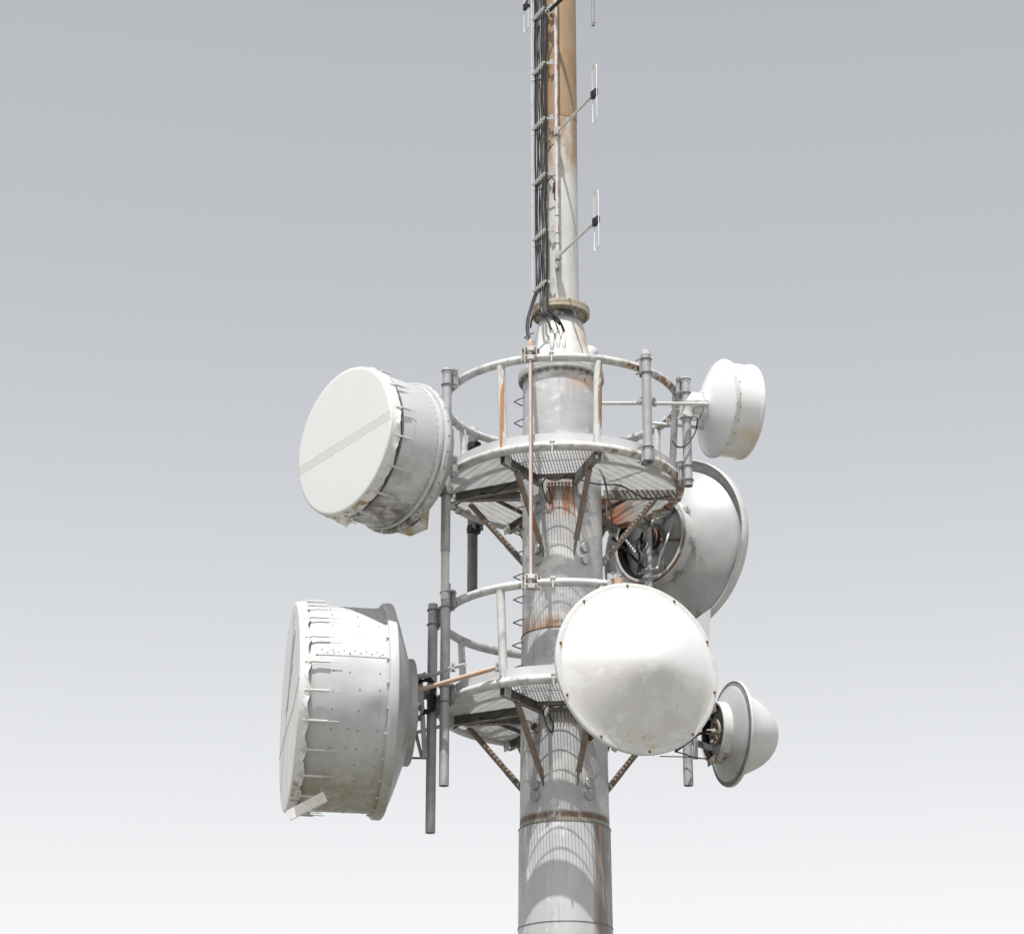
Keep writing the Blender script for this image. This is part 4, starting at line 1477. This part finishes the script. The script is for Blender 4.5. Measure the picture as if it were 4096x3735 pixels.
rnd = random.Random(11)
NC = 12
zb_ = zh[0]
boots = [at(2208, 1322, -.335), at(2233, 1322, -.335), at(2255, 1328, -.335)]
gl = at(2121, 1372, Yq)
for k in range(NC):
    f = (k + .5) / NC
    base = bA + (bB - bA) * f + nrm * (.030 + .012 * (k % 2))
    pts = []
    z = ZTOP
    zz_list = sorted(set(zh + [(a + b) / 2 for a, b in zip(zh, zh[1:])]), reverse=True)
    for j, z in enumerate(zz_list):
        w = rnd.uniform(-.026, .026) if j % 2 else rnd.uniform(-.006, .006)
        pts.append(base + dirb * w + nrm * (rnd.uniform(-.01, .018) if j % 2 else 0) + Vector((0, 0, z)))
    r = rnd.choice([.006, .007, .009, .011]) if k < NC - 1 else .016
    mat = M['black'] if k % 2 else M['cable_grey']
    if k < 5:      # left ones sweep out to the conduit
        pts += [Vector((base.x - .03, base.y - .1, zb_ - .12)), at(2108 + k * 3, 1270, -.6), at(2104 + 3 * k, 1325, -1.15), Vector((gl.x - .012 + k * .006, gl.y, gl.z + .02))]
        lab, grp = 'black cable curving from the mast down to the top of the red sided conduit', 'cables bending to the conduit'
    else:
        i = min(2, (k - 5) // 3)
        b = boots[i]
        mid_ = at([2162, 2175, 2195][i] + 3 * ((k - 5) % 3), 1235, -.40)
        mid2 = at([2190, 2218, 2238][i], 1285, -.42)
        pts += [Vector((base.x, base.y, zb_ - .10)), mid_, mid2, b + Vector(((k % 3 - 1) * .006, -.003, .0))]
        lab, grp = 'black cable bending over the tan flange into a white entry on the neck', 'cables bending to the neck entries'
    cable(lab, pts, r, mat, grp)
# loose loops
cable('black cable loop bound to the flaky pole halfway down the grey mast', [at(2185, 735, -.3), at(2195, 720, -.34), at(2208, 712, -.36), at(2220, 730, -.38), at(2217, 790, -.38), at(2224, 800, -.38), at(2230, 770, -.37), at(2226, 735, -.37), at(2215, 735, -.36), at(2214, 770, -.36)], .008, M['black'], None)
cable('small black wire loop beside the flaky pole just below the brown paint', [at(2186, 600, -.3), at(2190, 570, -.34), at(2199, 565, -.36), at(2198, 595, -.34), at(2190, 612, -.3), at(2202, 590, -.35), at(2217, 575, -.37)], .006, M['black'], None)
cable('long dark shaded cable sagging under the tan flange from the left', [at(2122, 1310, -.2), at(2130, 1272, -.35), at(2160, 1258, -.42), at(2200, 1262, -.42), at(2240, 1300, -.40)], .012, M['black'], None)

# white climbing rail at the far left of the mast
xr = at(2128, 600, .1).x
t = thing('climbing_rail', 'thin white upright rail at the far left of the mast, held on short standoffs', 'rail', (xr, .1, z_m0))
q = MB()
q.box((xr, .1, (z_m0 + ZTOP) / 2), (.016, 0, 0), (0, .016, 0), (0, 0, ZTOP - z_m0))
q.build('rail', M['white_steel'], t)
for py in (110, 322, 540, 760, 985):
    z = at(2135, py, .1).z
    q = MB()
    q.bar((xr, .1, z), (-r_m * .93, .09, z), .022, .016)
    q.build('standoff', M['galv_light'], t)

# ------------------------------------------------------------------ flaky pole and dipoles on the mast
Yp = -.37
xp = at(2228, 800, Yp).x
zp0 = at(2229, 1073, Yp).z
t = thing('antenna_pole', 'flaky white pole standing off the front of the mast, carrying the dipole arms', 'pole', (xp, Yp, zp0))
q = MB()
q.lathe([(.017, zp0 + .3), (.017, zp0), (.0225, zp0), (.0225, 21.0), (0, 21.0)], 18, Matrix.Translation((0, 0, -zp0)))
q.build('tube', M['pole_flaky'], t, local=True)
for py in (865, 935, 976):
    q = MB()
    q.torus(.0235, .004, at(2228, py, Yp).z - zp0, 20, 6)
    q.build('strap', M['black'], t, local=True)
for py in (195, 745, 1100):
    z = at(2228, py, Yp).z - zp0
    q = MB()
    q.bar((0, .02, max(z, .06)), (0, -Yp - r_m + .01, max(z, .06)), .05, .05)
    q.build('standoff', M['galv'], t, local=True)


def dipole_parts(t, dx, dy, black=False):
    """folded dipole on an outward arm; local origin = arm foot at the pole"""
    arm = Vector((dx, dy, 0))
    u = arm.normalized()
    s = Vector((-u.y, u.x, 0))
    q = MB()
    q.tube([u * .06, arm * .93], .017, 14)
    q.build('arm', M['alu'], t, local=True)
    q = MB()
    q.tube([arm * .86, arm * .98], .021, 14)
    q.build('arm_sleeve', M['alu'], t, local=True)
    q = MB()
    q.box(u * .035 + Vector((0, 0, .01)), u * .07, s * .07, Vector((0, 0, .10)))
    q.build('foot_plate', M['white_steel'], t, local=True)
    q = MB()
    for dz in (-.045, .06):
        q.torus(.0255, .006, dz, 18, 6)
    q.build('u_bolt', M['galv_dark'], t, local=True)
    q = MB()
    c = arm + u * .05
    q.box(c - u * .035, u * .055, s * .045, Vector((0, 0, .10)))
    q.box(c + u * .04, u * .05, s * .04, Vector((0, 0, .085)))
    q.build('centre_block', M['black'], t, local=True)
    q = MB()
    H = .375
    a0, a1 = c - u * .05, c + u * .07
    rr = (a1 - a0).length / 2
    mid_ = (a0 + a1) / 2
    pts = []
    for k in range(13):
        a = pi * k / 12
        pts.append(mid_ + u * (rr * cos(a)) + Vector((0, 0, H - rr * .5 + rr * .9 * sin(a))))
    for k in range(13):
        a = pi + pi * k / 12
        pts.append(mid_ + u * (rr * cos(a)) + Vector((0, 0, -H + rr * .5 + rr * .9 * sin(a))))
    q.tube(pts, .0068, 10, closed=True)
    q.build('loop', M['white_gloss'], t, local=True)


AD = (.425, -.93)
f1_ = at(2234, 1030, Yp)
td = thing('dipole_antenna', 'folded dipole loop beside the grey mast paint, the lower of two at the right', 'antenna', (xp, Yp, f1_.z), 'folded dipoles on the mast')
dipole_parts(td, *AD)
f2_ = at(2230, 533, Yp)
td2 = copy_tree(td)
td2.location = (xp, Yp, f2_.z)
td2['label'] = 'folded dipole loop beside the brown mast paint, the upper of two at the right'
# third one, at the upper left behind the mast: only its lower half is in view
f3 = at(2113, 20, .9)
td3 = thing('dipole_antenna', 'folded dipole cut off by the top of the photo, left of the mast cables', 'antenna', (-.05, .26, f3.z), 'folded dipoles on the mast')
dipole_parts(td3, f3.x + .05, .62)
# black boom and whip
tb = thing('antenna_boom', 'black boom at the top of the photo, clamped to the flaky pole', 'boom', at(2190, 52, -.36))
q = MB()
b0_, b1_ = at(2188, 52, -.30), at(2188, 52, -.30) + Vector((.58, -1.02, 0))
q.cyl(b0_, b1_, .024, 16)
q.build('tube', M['black'], tb)
q = MB()
for py in (28, 48):
    c = at(2190 + (48 - py) * 1.15, py, -.40)
    q.torus(.028, .006, 0, 18, 6, Matrix.Translation(c) @ Matrix.Rotation(R_(90), 4, 'X') @ Matrix.Rotation(R_(30), 4, 'Y'))
q.build('clamp', M['alu'], tb)
q = MB()
c = at(2208, 58, -.33)
for k in range(6):
    q.box(c + Vector((.012 * k - .01, rnd.uniform(-.02, .02), rnd.uniform(-.03, .01))), (.03, 0, 0), (0, .03, 0), (0, 0, .03))
q.build('rusty_clip', M['rust'], tb)
w0 = at(2373, 104, -1.30)
tw = thing('whip_antenna', 'grey tube antenna end hanging into the top of the photo, right of the mast', 'antenna', (w0.x, -1.30, w0.z))
q = MB()
q.lathe([(.014, .1), (.014, 0), (.021, 0), (.022, .004), (.022, 2.2), (.0, 2.22)], 20)
q.build('tube', M['galv'], tw, local=True)
q = MB()
q.torus(.0225, .003, .035, 20, 6)
q.build('collar', M['galv_dark'], tw, local=True)

# ------------------------------------------------------------------ far thin wire at the right
q = MB()
wa, wb = at(2915, 2804, -.42), at(4300, 2733, -.42)
q.tube([wa + (wb - wa) * (k / 10) - Vector((0, 0, .03 * sin(pi * k / 10))) for k in range(11)], .0012, 6)
o = q.build('wire', M['galv_light'], loc=wa)
tag(o, 'hair thin pale wire running from the lower right dish to the right edge', 'wire')
